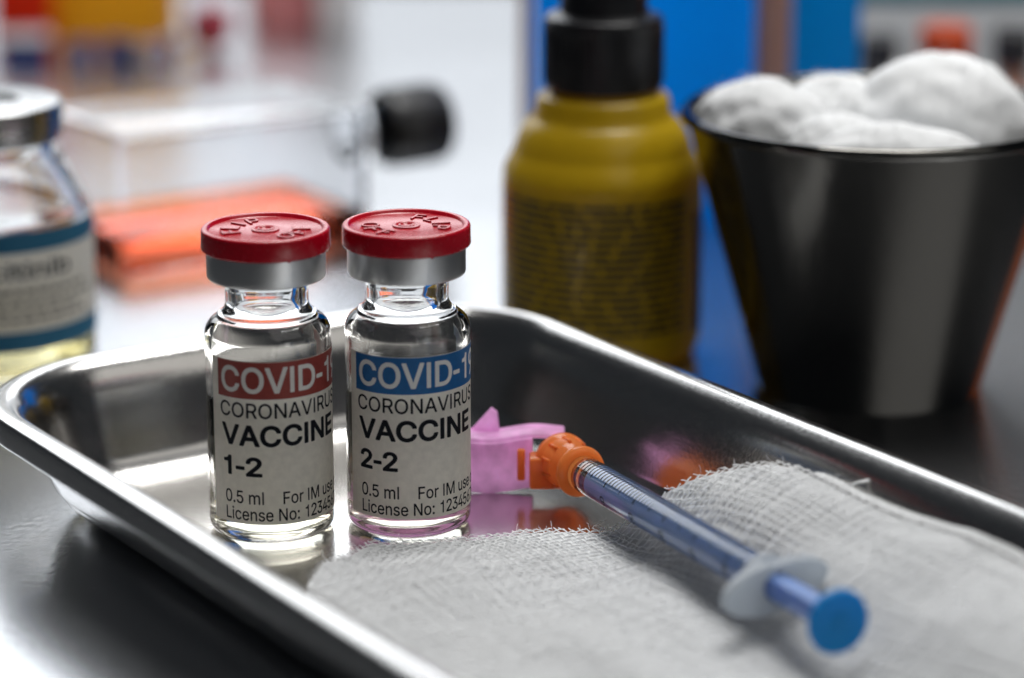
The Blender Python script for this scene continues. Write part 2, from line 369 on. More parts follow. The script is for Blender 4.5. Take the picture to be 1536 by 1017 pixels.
'e': (404, ['180,-14 160,-10 136,-2 112,10 89,26 77,38 62,58 38,106 31,132 27,156 27,220 34,254 45,288 62,319 77,338 92,353 122,372 156,386 176,391 234,391 272,380 300,366 317,354 339,332 346,322 364,286 375,250 379,216 378,168 374,163 368,161 108,161 106,160 105,156 112,124 116,114 125,96 147,74 160,66 182,58 194,55 228,55 260,64 268,69 287,88 300,110 306,113 362,100 370,96 373,90 367,72 350,43 328,21 312,10 284,-4 252,-13 236,-15', '107,230 294,229 298,230 299,234 294,254 286,274 277,288 258,307 232,319 220,321 190,321 164,314 144,301 129,286 122,276 112,256 107,240']),
'i': (167, ['52,-8 47,-4 45,2 45,378 48,384 54,387 112,387 118,384 121,376 121,0 118,-6 112,-9', '74,436 66,438 54,444 42,455 36,466 33,476 33,490 36,500 42,512 56,524 72,531 94,531 114,522 126,510 133,496 133,472 124,454 114,444 90,435']),
'l': (172, ['56,-8 51,-4 49,2 49,508 52,514 58,517 114,517 120,514 123,506 123,0 120,-6 114,-9']),
'm': (610, ['52,-8 47,-4 45,2 45,376 48,384 56,387 108,387 114,385 119,378 120,346 122,346 131,358 143,368 170,384 196,393 242,393 258,388 286,373 303,356 318,333 320,334 338,357 358,372 382,384 392,388 416,393 460,393 484,386 506,376 520,367 536,351 544,338 556,314 565,274 565,2 562,-6 554,-9 496,-9 490,-6 488,-2 487,268 482,286 478,294 464,309 450,316 430,321 400,321 374,310 358,294 350,280 346,268 343,252 342,-3 338,-7 332,-9 276,-9 268,-6 265,2 264,276 256,295 238,312 226,318 214,321 184,321 168,316 154,308 139,294 130,278 121,248 120,-2 118,-6 112,-9']),
'n': (410, ['52,-8 47,-4 45,2 45,376 47,382 50,385 56,387 108,387 114,385 119,378 120,344 123,344 146,368 168,380 190,388 202,391 248,391 262,389 286,382 314,366 335,346 349,324 358,298 365,262 365,2 363,-4 356,-9 298,-9 292,-7 288,-3 287,252 282,272 276,286 269,296 252,310 240,316 224,321 204,321 188,319 174,314 156,305 141,290 132,277 126,258 121,236 120,-2 118,-6 112,-9']),
'o': (415, ['176,-14 146,-6 112,10 89,26 77,38 62,58 38,106 31,134 27,162 27,216 38,270 46,289 62,319 77,338 90,351 122,372 134,378 158,386 178,391 236,391 276,380 304,366 327,348 341,334 354,316 376,272 385,242 389,212 389,160 382,124 376,104 369,86 354,59 341,42 322,23 300,7 284,0 256,-10 234,-15', '191,56 218,55 234,58 252,64 268,75 281,88 293,106 302,130 309,156 311,176 311,198 309,218 302,246 293,270 281,288 259,308 242,316 224,321 190,321 180,318 160,310 140,294 124,272 116,256 107,224 105,210 105,166 107,152 116,120 124,104 140,82 153,70 168,62']),
'r': (259, ['52,-8 47,-4 45,2 46,381 48,384 54,387 112,386 116,384 119,378 120,351 122,351 134,364 148,374 168,384 180,388 198,393 228,393 245,390 249,386 251,380 251,326 248,318 240,315 222,317 192,317 162,307 152,301 136,285 128,268 124,256 121,244 120,-3 118,-6 112,-9']),
's': (365, ['152,-14 128,-11 108,-4 78,12 68,19 50,39 36,63 27,94 30,100 34,102 90,115 96,114 101,110 112,84 130,66 150,58 170,53 194,53 226,62 243,72 252,81 258,92 258,114 253,124 236,138 212,146 148,162 116,172 98,180 74,195 66,202 54,218 42,246 39,258 39,288 41,300 47,318 60,339 83,362 118,380 134,386 156,391 214,391 238,387 272,372 294,357 303,348 314,332 328,302 331,292 328,284 324,282 298,275 272,269 266,270 261,274 254,288 243,304 230,314 216,320 204,323 176,325 156,320 146,316 135,310 125,300 120,292 117,284 117,272 120,262 130,249 146,240 164,234 248,212 276,202 297,190 316,173 322,164 334,140 339,124 339,92 330,62 318,42 300,21 280,8 260,-2 226,-13 210,-15']),
'u': (410, ['162,-12 128,-4 108,6 94,15 72,38 54,74 45,118 46,381 50,385 56,387 112,387 119,382 121,376 121,150 126,112 138,87 156,70 168,64 186,59 212,59 238,66 256,77 267,88 276,102 285,124 287,136 288,380 290,384 296,387 359,386 363,382 365,376 364,-3 362,-6 356,-9 296,-8 292,-6 289,0 288,33 286,33 264,12 234,-4 202,-13']),
'y': (389, ['70,-152 50,-148 42,-144 40,-140 40,-134 54,-84 62,-79 74,-79 90,-82 102,-81 116,-75 130,-60 141,-40 152,-6 153,2 14,364 9,378 11,382 14,385 20,387 84,387 91,382 174,154 194,96 197,98 210,140 298,382 302,385 308,387 368,387 374,385 379,378 374,364 218,-44 210,-64 194,-96 185,-110 166,-129 140,-144 110,-153'])},
'med': {'-': (235, ['26,160 17,166 13,176 13,234 17,242 26,248 206,249 214,245 220,236 221,174 217,166 208,160']),
'1': (390, ['208,-16 199,-10 195,0 195,346 190,349 96,349 88,352 82,357 79,364 79,410 83,418 92,424 142,432 176,446 196,468 208,508 212,517 218,522 226,525 270,525 276,522 281,518 285,508 285,-2 280,-11 270,-17']),
'9': (412, ['106,-16 98,-11 94,-4 93,2 96,8 211,176 208,179 176,179 160,181 122,194 110,200 80,221 60,243 50,260 38,284 31,306 29,320 29,344 27,352 29,360 29,382 34,404 41,426 62,463 94,495 112,506 138,520 158,526 182,531 230,531 254,526 272,520 296,509 319,494 339,474 360,444 372,420 380,396 385,372 385,328 378,294 367,260 346,220 326,186 197,-4 187,-14 180,-17', '195,260 212,259 232,264 252,272 264,281 270,288 282,307 291,338 291,364 288,376 282,394 272,412 258,427 250,432 232,440 220,443 192,443 182,440 166,435 152,425 140,413 132,399 121,360 121,342 128,316 134,300 138,293 149,280 164,270']),
'B': (456, ['56,-16 47,-10 43,0 43,508 46,516 52,522 60,525 264,525 290,521 316,514 338,504 356,493 386,463 392,454 402,435 411,410 413,396 413,352 408,328 398,308 391,298 359,268 360,266 382,251 406,227 423,198 430,176 433,160 433,112 424,80 414,60 403,44 380,21 366,12 332,-4 302,-13 282,-15 254,-15 246,-17', '142,74 264,73 294,80 308,85 320,93 328,101 338,126 339,146 331,170 321,186 311,196 288,208 272,213 254,215 142,214 141,210 141,78', '142,302 244,301 268,306 290,316 300,323 310,336 319,360 319,380 314,398 308,410 302,417 289,426 278,430 256,435 142,434 141,430 141,306']),
'C': (510, ['248,-22 228,-21 206,-16 176,-6 144,10 115,30 89,56 72,79 55,108 42,140 31,178 25,214 25,244 23,254 25,264 25,294 31,330 40,362 53,396 68,422 88,451 116,479 142,498 174,514 202,524 234,531 296,531 330,524 360,514 394,496 421,476 447,448 463,424 476,396 486,366 489,354 488,344 482,335 474,331 408,331 402,333 394,340 383,372 374,388 365,400 356,409 340,420 324,428 306,434 284,439 252,439 228,434 206,426 192,418 174,405 163,394 152,378 138,352 132,336 125,310 119,260 121,222 132,172 141,148 152,130 167,110 192,90 208,82 232,74 252,69 276,69 300,73 322,80 342,90 362,105 379,128 386,144 394,166 404,174 476,174 486,166 489,160 489,154 474,106 462,84 439,50 422,33 405,20 382,6 362,-5 334,-14 306,-21 292,-21 286,-23']),
'D': (502, ['56,-16 47,-10 43,0 43,508 46,516 52,522 60,525 244,525 250,523 268,523 308,514 328,508 360,492 388,473 421,440 430,428 452,388 462,364 471,334 477,292 477,216 471,176 462,146 444,106 432,86 417,66 388,37 360,18 322,0 292,-9 256,-15 226,-15 218,-17', '142,74 236,73 260,77 290,86 314,98 329,108 352,133 364,156 377,196 383,236 383,278 372,332 360,362 341,390 320,408 294,422 270,430 242,435 146,435 141,432 141,78']),
'I': (190, ['60,-16 51,-10 47,0 47,510 53,520 62,525 126,525 132,522 137,518 141,508 141,-2 136,-11 126,-17']),
'O': (533, ['248,-22 228,-21 206,-16 176,-6 144,10 115,30 93,52 72,79 55,108 42,140 31,178 25,214 25,244 23,254 25,264 25,294 31,330 40,362 53,396 76,435 93,456 116,479 142,498 174,514 202,524 234,531 300,531 332,524 344,520 360,514 388,500 413,482 449,446 462,428 481,396 492,368 503,330 509,272 509,236 507,228 507,206 503,178 494,146 476,104 460,78 447,60 412,25 386,7 358,-6 334,-14 304,-21 290,-21 284,-23', '249,70 282,69 308,76 336,87 354,99 374,119 395,154 404,180 413,222 413,284 411,300 402,336 394,357 384,374 368,397 358,407 342,418 322,428 304,434 282,439 252,439 228,434 210,428 194,420 175,406 165,396 152,378 138,352 132,336 126,312 121,286 119,248 123,208 132,172 146,140 167,110 192,90 208,82 232,74']),
'V': (480, ['200,-16 192,-11 188,-4 2,500 1,510 3,514 9,522 18,525 86,525 93,522 98,516 218,182 238,120 240,115 242,115 266,188 380,514 387,522 394,525 462,525 468,523 476,516 479,510 478,504 295,-2 286,-13 278,-17']),
'a': (389, ['138,-24 110,-18 88,-10 72,-2 43,24 26,50 15,84 15,100 13,108 15,116 15,130 22,154 34,177 56,199 88,216 118,226 150,233 208,241 236,243 256,249 259,252 259,264 254,286 246,298 230,308 216,313 200,315 174,313 158,308 136,296 126,287 110,263 104,260 94,259 38,275 28,284 25,294 34,316 49,338 72,361 96,378 126,390 162,399 228,399 254,392 276,384 304,367 328,342 346,304 353,270 353,-2 348,-11 338,-17 276,-17 270,-14 264,-9 261,-2 260,8 258,9 236,-7 220,-14 202,-20 176,-25', '163,62 180,61 208,68 230,80 243,92 254,112 259,130 258,163 250,163 208,155 182,153 148,146 132,140 115,128 110,114 108,100 110,92 116,80 134,68 150,63']),
'b': (424, ['202,-22 184,-18 164,-10 152,-3 130,17 128,16 127,14 127,-2 124,-8 119,-14 112,-17 52,-17 44,-13 38,-4 37,508 41,518 50,524 114,525 122,521 127,514 129,508 130,364 132,363 143,374 162,387 180,394 200,399 258,399 276,394 294,388 322,374 340,359 359,340 372,322 385,300 394,276 405,226 405,152 394,102 388,86 374,58 361,38 336,13 314,-2 295,-12 258,-23', '207,64 230,63 250,68 261,72 280,87 294,108 300,122 307,144 311,168 311,210 307,234 300,256 288,280 270,298 250,308 234,313 206,313 196,310 180,305 167,296 154,283 142,260 134,234 129,210 129,172 131,156 142,118 154,94 162,85 178,74 190,68']),
'c': (396, ['204,-24 176,-23 156,-18 134,-10 110,2 87,18 69,36 54,55 30,104 23,132 19,160 19,218 30,272 39,294 54,321 69,340 88,359 120,380 132,386 156,394 176,399 240,399 278,388 306,374 326,361 343,344 362,318 376,286 376,274 371,266 362,260 312,247 302,247 296,250 289,256 280,274 271,288 264,295 254,302 240,308 222,313 192,313 170,306 162,302 143,286 132,270 124,254 115,222 113,206 113,166 124,122 136,99 154,79 170,70 196,63 218,63 232,66 245,70 262,80 273,90 282,104 290,125 296,130 302,133 308,133 366,118 376,110 379,104 379,98 373,80 360,56 352,43 323,14 312,6 286,-8 260,-18 222,-25']),
'i': (167, ['50,-16 41,-10 37,0 37,380 43,390 52,395 114,395 120,392 125,388 129,378 129,-2 124,-11 114,-17', '72,428 64,430 52,436 34,453 28,464 25,474 25,492 28,502 34,515 54,532 70,539 96,539 116,530 134,512 141,498 141,470 132,451 116,436 92,427']),
'n': (410, ['50,-16 41,-10 37,0 37,378 40,386 45,392 52,395 114,394 124,386 127,380 127,366 128,364 130,363 143,376 162,387 188,396 200,399 252,399 282,392 304,382 318,373 344,346 358,322 369,290 373,262 373,0 370,-8 365,-14 358,-17 296,-17 287,-14 281,-6 279,0 279,252 270,280 261,294 250,302 238,308 222,313 206,313 190,311 176,306 158,297 149,288 140,274 132,248 129,234 128,-5 122,-13 114,-17']),
'r': (259, ['50,-16 41,-10 37,0 37,378 39,384 44,391 52,395 112,395 118,392 124,387 126,382 128,372 130,371 146,382 166,392 194,401 230,401 248,397 255,392 259,384 259,322 255,314 250,310 244,307 194,309 164,299 154,293 144,283 136,266 132,254 129,242 129,0 127,-6 122,-13 114,-17']),
't': (227, ['164,-20 138,-18 122,-14 100,-4 82,9 73,18 63,32 56,48 49,82 49,308 44,311 2,312 -7,318 -11,326 -11,380 -7,388 -2,392 4,395 44,395 49,398 49,472 55,482 64,487 124,487 132,484 138,479 141,472 142,396 146,395 204,395 213,390 219,380 219,326 216,320 212,315 204,311 146,311 141,308 141,106 144,80 151,70 162,67 184,67 202,69 212,65 218,56 229,8 229,0 226,-6 216,-14 198,-19 178,-21'])},
'bold': {'-': (235, ['26,152 16,156 11,160 5,174 5,234 10,247 20,254 30,257 206,257 219,252 226,242 229,232 229,174 224,161 214,154 204,151']),
'1': (390, ['208,-24 198,-20 193,-16 187,-2 187,338 182,341 94,341 82,346 76,352 71,364 71,410 76,423 86,430 94,433 142,440 170,452 190,474 202,514 206,523 212,528 224,533 270,533 282,528 287,524 290,518 293,508 293,-2 287,-16 282,-20 272,-24']),
'2': (412, ['40,-24 30,-20 25,-16 19,-2 19,48 24,60 181,230 219,268 239,292 258,318 270,340 275,356 275,382 268,404 261,414 250,422 236,430 226,433 216,435 190,435 168,428 156,421 144,409 134,386 131,360 128,352 120,342 108,337 44,337 29,344 25,350 21,360 23,370 23,390 28,412 36,436 46,456 57,472 89,504 130,526 158,535 184,539 228,539 254,534 280,526 304,514 328,497 351,474 360,460 374,432 380,414 385,392 385,358 381,334 372,306 361,282 332,239 285,184 211,108 191,86 190,82 368,81 378,78 388,71 393,58 393,0 390,-10 382,-20 368,-25']),
'A': (480, ['12,-24 2,-20 -4,-15 -9,-2 -8,4 179,518 188,528 200,533 276,533 288,529 296,522 302,508 482,18 487,2 483,-12 476,-20 464,-25 394,-25 380,-19 376,-14 368,4 330,110 326,116 156,117 152,116 150,112 114,10 107,-10 101,-18 86,-25', '191,224 284,223 288,225 242,360 240,366 238,367 236,364 208,278 192,232']),
'C': (510, ['248,-30 228,-29 206,-24 170,-12 138,4 109,24 83,50 66,73 49,102 36,134 23,178 17,214 17,244 15,254 17,264 17,294 23,330 32,362 47,402 62,428 82,457 110,485 140,507 168,520 202,532 234,539 296,539 330,532 370,519 407,498 426,483 443,466 466,434 482,402 497,354 497,346 494,338 487,328 474,323 404,324 394,328 388,334 378,364 367,384 350,403 330,417 306,426 282,431 252,431 228,426 212,420 198,412 181,400 168,387 158,372 144,346 133,310 127,260 129,222 138,180 150,150 158,136 173,116 198,96 214,88 232,82 252,77 276,77 316,86 336,96 356,111 373,134 380,150 388,172 398,180 408,183 476,182 486,178 492,173 496,162 497,154 480,100 468,78 445,44 428,27 411,14 388,0 365,-12 334,-22 306,-29 292,-29 286,-31']),
'E': (419, ['56,-24 46,-20 41,-16 38,-10 35,0 35,508 40,522 46,528 60,533 370,533 384,528 390,522 395,510 395,452 390,438 380,430 370,427 154,427 150,426 149,314 150,310 354,309 364,306 374,299 379,286 379,230 376,220 373,214 368,210 356,205 150,204 149,200 149,86 150,82 154,81 374,81 384,78 394,71 399,58 399,-2 394,-14 388,-20 374,-25']),
'I': (190, ['60,-24 50,-20 45,-16 42,-10 39,0 39,510 45,524 50,528 60,532 126,533 138,528 143,524 146,518 149,508 149,-2 143,-16 138,-20 128,-24']),
'N': (523, ['56,-24 46,-20 41,-16 38,-10 35,0 35,508 40,523 46,528 60,533 138,533 148,529 154,525 366,192 372,183 374,183 376,512 380,522 384,527 398,533 464,533 477,528 482,522 487,508 487,0 482,-15 476,-20 462,-25 386,-25 374,-20 368,-15 182,276 154,323 150,326 148,-4 144,-14 140,-19 126,-25']),
'V': (480, ['200,-24 188,-19 182,-10 -4,494 -7,508 -3,520 4,528 18,533 86,533 98,528 104,522 224,188 240,140 242,140 244,146 260,194 374,520 382,528 394,533 462,533 474,529 483,520 487,510 486,504 301,-8 291,-20 278,-25'])}}


def _pts(s):
    return [tuple(float(c) for c in q.split(",")) for q in s.split()]


GL = {w: {k: (v[0], [_pts(p) for p in v[1]]) for k, v in d.items()} for w, d in GLYPHS.items()}
CAPH = 509.0


def text_mesh(s, caph, weight="reg", width=None, extrude=0.0, bevel=0.0, track=0.0):
    """Flat text as a bmesh in the XY plane, baseline at y = 0, starting at x = 0 (mm)."""
    cu = bpy.data.curves.new("lettering", "CURVE")
    cu.dimensions = "2D"
    cu.fill_mode = "BOTH" if extrude else "FRONT"
    k = caph / CAPH
    x = 0.0
    xs = []
    for ch in s:
        adv, polys = GL[weight].get(ch, (190, []))
        for p in polys:
            sp = cu.splines.new("POLY")
            sp.points.add(len(p) - 1)
            for q, (px, py) in zip(sp.points, p):
                q.co = ((x + px) * k, py * k, 0, 1)
                xs.append((x + px) * k)
            sp.use_cyclic_u = True
        x += adv + track
    cu.extrude = extrude
    cu.bevel_depth = bevel
    cu.bevel_resolution = 1
    o = bpy.data.objects.new("lettering", cu)
    COL.objects.link(o)
    dg = bpy.context.evaluated_depsgraph_get()
    dg.update()
    me = bpy.data.meshes.new_from_object(o.evaluated_get(dg))
    bpy.data.objects.remove(o)
    bpy.data.curves.remove(cu)
    bm = bmesh.new()
    bm.from_mesh(me)
    bpy.data.meshes.remove(me)
    x0, x1 = min(xs), max(xs)
    sx = (width / (x1 - x0)) if width else 1.0
    for v in bm.verts:
        v.co.x = (v.co.x - x0) * sx
    return bm


def slice_x(bm, step):
    x0 = min(v.co.x for v in bm.verts)
    x1 = max(v.co.x for v in bm.verts)
    x = x0 + step
    while x < x1:
        bmesh.ops.bisect_plane(bm, geom=bm.verts[:] + bm.edges[:] + bm.faces[:], plane_co=(x, 0, 0), plane_no=(1, 0, 0))
        x += step


def wrap(bm, R, phi0, z0, step=0.7):
    """Bend flat text round a cylinder: x -> angle about Z from phi0 (radians), y -> height."""
    slice_x(bm, step)
    for v in bm.verts:
        a = phi0 + v.co.x / R
        rr = R + v.co.z
        v.co = Vector((rr * math.sin(a), -rr * math.cos(a), z0 + v.co.y))
    return bm


def merge(dst, src):
    me = bpy.data.meshes.new("tmp")
    src.to_mesh(me)
    src.free()
    dst.from_mesh(me)
    bpy.data.meshes.remove(me)


def cyl_patch(bm, R, a0, a1, z0, z1, n=64, th=0.0):
    """A curved sheet on a cylinder between two angles (radians, 0 = towards -Y)."""
    lo, hi = [], []
    for i in range(n + 1):
        a = a0 + (a1 - a0) * i / n
        lo.append(bm.verts.new((R * math.sin(a), -R * math.cos(a), z0)))
        hi.append(bm.verts.new((R * math.sin(a), -R * math.cos(a), z1)))
    for i in range(n):
        bm.faces.new((lo[i], lo[i + 1], hi[i + 1], hi[i]))


# ------------------------------------------------------------------ table
TZ = -1.3
bm = bmesh.new()
box(bm, -900, 900, -620, 580, TZ - 25, TZ, 3.0, 2)
tb = obj("table", bm, M["table"], None, False)
tb["kind"] = "structure"

# ------------------------------------------------------------------ steel tray
TA = rad(-55)
CU, SU = math.cos(TA), math.sin(TA)


def uv(u, v, z=0.0):
    return Vector((u * CU - v * SU, u * SU + v * CU, z))


def rr_loop(a, b, r, n=14):
    pts = []
    for cx, cy, a0 in ((a - r, b - r, 0), (-a + r, b - r, 90), (-a + r, -b + r, 180), (a - r, -b + r, 270)):
        for i in range(n + 1):
            t = rad(a0 + 90 * i / n)
            pts.append((cx + r * math.cos(t), cy + r * math.sin(t)))
    return pts


def sweep(bm, prof, a, b, r, close=False, fill_last=False):
    loops = []
    for d, z in prof:
        loops.append([bm.verts.new((x, y, z)) for x, y in rr_loop(a - d, b - d, max(r - d, 2.0))])
    n = len(loops[0])
    seq = list(zip(loops, loops[1:]))
    if close:
        seq.append((loops[-1], loops[0]))
    for s, t in seq:
        for k in range(n):
            bm.faces.new((s[k], s[(k + 1) % n], t[(k + 1) % n], t[k]))
    if fill_last:
        bm.faces.new(loops[-1])
    return loops


tray = thing("instrument_tray", "shallow stainless steel tray with rolled rim that holds the two red capped vials", "tray", (9.5, -51.1, 0), rad(-56.8))
HA, HB, HR = 115, 56.9, 30
bm = bmesh.new()
INNER = [(0.9, 19.86), (1.5, 20.1), (2.4, 20.2), (3.4, 20.05), (4.4, 19.6), (5.4, 18.8), (6.4, 17.6), (7.3, 16.0), (8.1, 14.0), (8.9, 11.6), (9.8, 8.8), (10.8, 6.2), (11.6, 3.7), (12.3, 2.2), (13.2, 1.15), (14.4, 0.5), (16, 0.2), (18.5, 0.07), (23, 0.02), (27, 0.005), (32, 0.0)]
sweep(bm, INNER, HA, HB, HR, fill_last=True)
sweep(bm, [(1.0, 18.7), (2.4, 19.1), (4.0, 18.5), (6.0, 16.2), (8.6, 9.4), (10.6, 4.6), (13.0, 1.6), (16, -0.5), (18.5, -1.25), (24, -1.28)], HA, HB, HR, fill_last=True)
obj("basin", bm, M["tray"], tray, True, 50)
bm = bmesh.new()
sweep(bm, [(1.1, 18.65), (1.1, 15.9), (0.9, 15.5), (0.5, 15.3), (0.15, 15.5), (0.0, 16.0), (0.0, 18.7), (0.08, 19.1), (0.3, 19.5), (0.6, 19.75), (0.9, 19.86)], HA, HB, HR)
obj("rim_skirt", bm, M["rim"], tray, True, 60)

# ------------------------------------------------------------------ vaccine vials


def text_block(parent, name, mat_, R, items, rot):
    """items: (text, cap height, bold, phi start deg, baseline z, width)"""
    bm = bmesh.new()
    for s, ch, bo, ph, z, wd in items:
        t = text_mesh(s, ch, bo, wd)
        wrap(t, R, rad(ph) + rot, z)
        merge(bm, t)
    return obj(name, bm, mat_, parent)


def vial(label, loc, facing, band, dose, cap_turn, liq_z):
    root = thing("vaccine_vial", label, "vial", loc, 0, "red capped vaccine vials")
    R = 10.5
    out = [(0, 0.9), (5.5, 0.75), (7.6, 0.25), (8.6, 0.0)] + arc(8.5, 2.0, 2.0, -88, 0, 7) + [(10.5, 4), (10.5, 34.2)] + arc(7.4, 34.3, 3.1, 2, 72, 9) + arc(9.1, 39.7, 2.2, 250, 182, 6) + [(6.95, 41.5), (6.95, 43.2), (8.2, 43.9), (9.3, 44.4), (9.3, 47.6), (8.9, 48.0)]
    inn = [(5.2, 48.0), (5.2, 42.0)] + arc(7.2, 39.9, 2.0, 178, 240, 4) + arc(6.3, 34.4, 3.1, 68, 4, 8) + [(9.4, 33.8), (9.4, 3.6)] + arc(8.0, 3.3, 1.4, 0, -80, 5) + [(5.0, 1.75), (0, 1.95)]
    bm = bmesh.new()
    lathe(bm, out + inn, 128)
    obj("glass_body", bm, M["glass"], root)
    bm = bmesh.new()
    lathe(bm, [(0, 1.9), (5.0, 1.7)] + arc(8.03, 3.3, 1.42, -80, 0, 5) + [(9.43, 3.6), (9.43, liq_z + 0.5), (9.1, liq_z + 0.12), (8.4, liq_z), (0, liq_z)], 128)
    obj("liquid", bm, M["liquid"], root)
    bm = bmesh.new()
    lathe(bm, [(0, 43.4), (4.6, 43.4), (5.1, 43.8), (5.15, 48.05), (8.8, 48.1), (8.8, 48.7), (0, 48.7)], 64)
    obj("stopper", bm, M["rubber"], root, True, 40)
    bm = bmesh.new()
    lathe(bm, [(8.1, 44.15), (8.4, 43.75), (9.2, 43.75)] + arc(9.35, 44.25, 0.5, -80, 0, 4) + [(9.86, 46), (9.86, 48.2)] + arc(9.4, 48.4, 0.46, 0, 90, 4) + [(6.0, 48.9), (6.0, 48.75), (9.35, 48.6), (9.45, 48.3), (9.45, 44.3)], 128)
    obj("crimp_ring", bm, M["alu"], root)
    # flip-off cap with a sunken top
    bm = bmesh.new()
    lathe(bm, [(9.7, 49.2), (9.9, 48.75), (10.4, 48.65)] + arc(10.3, 49.0, 0.42, -60, 0, 4) + [(10.66, 50.4)] + arc(10.15, 51.7, 0.5, 4, 90, 5) + [(9.75, 52.2), (9.55, 52.1), (9.4, 51.75), (9.25, 51.6), (2.35, 51.66), (2.3, 51.9), (2.05, 51.95), (1.75, 51.95), (1.55, 51.7), (1.35, 51.7), (1.28, 51.95), (1.05, 51.98), (0.9, 51.75), (0, 51.72), ], 128)
    bmesh.ops.create_uvsphere(bm, u_segments=8, v_segments=6, radius=0.32, matrix=Matrix.Translation((math.sin(0.45) * 10.4, -math.cos(0.45) * 10.4, 48.7)))
    cap = obj("flip_cap", bm, M["red"], root, True, 60)
    bm = bmesh.new()
    for s, up, a_mid in (("FLIP", True, 90), ("OFF", False, -90)):
        n = len(s)
        for i, ch in enumerate(s):
            t = text_mesh(ch, 3.0, "thin", None, 0.13, 0.06)
            xs = [v.co.x for v in t.verts]
            cx = (max(xs) + min(xs)) / 2
            stepa = 29
            off = (i - (n - 1) / 2) * stepa
            a = rad(a_mid - off) if up else rad(a_mid + off)
            Rm = 5.9
            turn = a - math.pi / 2 if up else a + math.pi / 2
            mt = Matrix.Rotation(rad(cap_turn), 4, "Z") @ Matrix.Translation((Rm * math.cos(a), Rm * math.sin(a), 51.72)) @ Matrix.Rotation(turn, 4, "Z") @ Matrix.Translation((-cx, -1.5, 0))
            bmesh.ops.transform(t, matrix=mt, verts=t.verts)
            merge(bm, t)
    obj("lettering", bm, M["red"], cap, True, 30)
    # paper label
    bm = bmesh.new()
    cyl_patch(bm, 10.54, rad(-63) + facing, rad(118) + facing, 3.9, 32.0, 120)
    lab = obj("label", bm, M["label"], root)
    bm = bmesh.new()
    cyl_patch(bm, 10.565, rad(-54) + facing, rad(118) + facing, 25.6, 31.92, 110)
    obj("label_band", bm, band, lab)
    text_block(lab, "white_lettering", M["white_ink"], 10.59, [("COVID-19", 4.15, "med", -49.3, 26.75, 25.4)], facing)
    text_block(lab, "black_lettering", M["ink"], 10.575, [
        ("CORONAVIRUS", 2.5, "reg", -51.3, 22.35, 24.4),
        ("VACCINE", 3.35, "bold", -50.0, 17.6, 22.6),
        (dose, 3.1, "bold", -48.8, 12.35, 7.2),
        ("0.5 ml", 2.15, "reg", -47.5, 7.45, 7.1),
        ("For IM use only", 2.1, "reg", 8.5, 7.45, 17.4),
        ("License No: 12345678", 2.1, "reg", -47.2, 4.55, 25.2)], facing)
    return root


F1 = math.atan2(40.7, 465) * 1.0
F2 = math.atan2(17.6, 470)
vial("clear glass vial with a red flip cap and a brick red COVID-19 band, reading 1-2", (-40.6, -6.3, 0.02), F1 + rad(2.0), M["band_red"], "1-2", 68, 23.6)
vial("clear glass vial with a red flip cap and a blue COVID-19 band, reading 2-2", (-17.5, -3.6, 0.02), F2, M["band_blue"], "2-2", -62, 23.6)

# ------------------------------------------------------------------ syringe with its safety needle
A = Vector((11.4, 1.5, 7.3))
T = Vector((46.9, -80.7, 12.0))
ax = (T - A).normalized()
ay = Vector((0, 0, 1)).cross(ax).normalized()
az = ax.cross(ay)
SYR = Matrix((ax, ay, az)).transposed().to_4x4()
SYR.translation = A
syr = thing("syringe", "clear one millilitre syringe with blue plunger lying across the white gauze", "syringe", A)
syr.rotation_euler = SYR.to_3x3().to_euler()
ROTX = Matrix.Rotation(rad(90), 4, "Y")          # lathe axis Z -> X
SINV = SYR.inverted()
LF = 69.5                                         # flange station
bm = bmesh.new()
lathe(bm, [(1.0, -3.0), (1.9, -3.0), (2.0, 0.4), (2.6, 1.2), (3.0, 1.7), (3.12, 2.6), (3.12, LF), (2.42, LF), (2.42, 3.4), (2.1, 2.9), (1.0, 2.6)], 64, mtx=ROTX)
bm.faces.ensure_lookup_table()
barrel = obj("barrel", bm, M["barrel"], syr, True, 40)
bm = bmesh.new()
for i in range(55):
    x = 5.0 + i * 1.1
    big = i % 10 == 0
    mid = i % 5 == 0
    half = rad(50 if big else (44 if mid else 36))
    c0 = rad(12)
    n = 8
    wv = 0.15 if not big else 0.19
    for k in range(n):
        a0 = c0 - half + 2 * half * k / n
        a1 = c0 - half + 2 * half * (k + 1) / n
        q = [bm.verts.new((xx, 3.135 * math.sin(-a), 3.135 * math.cos(a))) for xx, a in ((x - wv, a0), (x + wv, a0), (x + wv, a1), (x - wv, a1))]
        bm.faces.new(q)
for i in range(0, 55, 10):
    t = text_mesh("%d" % (i * 2), 1.5, "reg")
    for v in t.verts:
        a = rad(118) - (v.co.x - 0.8) / 3.14
        v.co = Vector((5.0 + i * 1.1 - 0.75 + v.co.y, 3.14 * math.sin(-a) , 3.14 * math.cos(a)))
    merge(bm, t)
o = obj("graduation_marks", bm, M["ink"], barrel)
o["kind"] = "stuff"
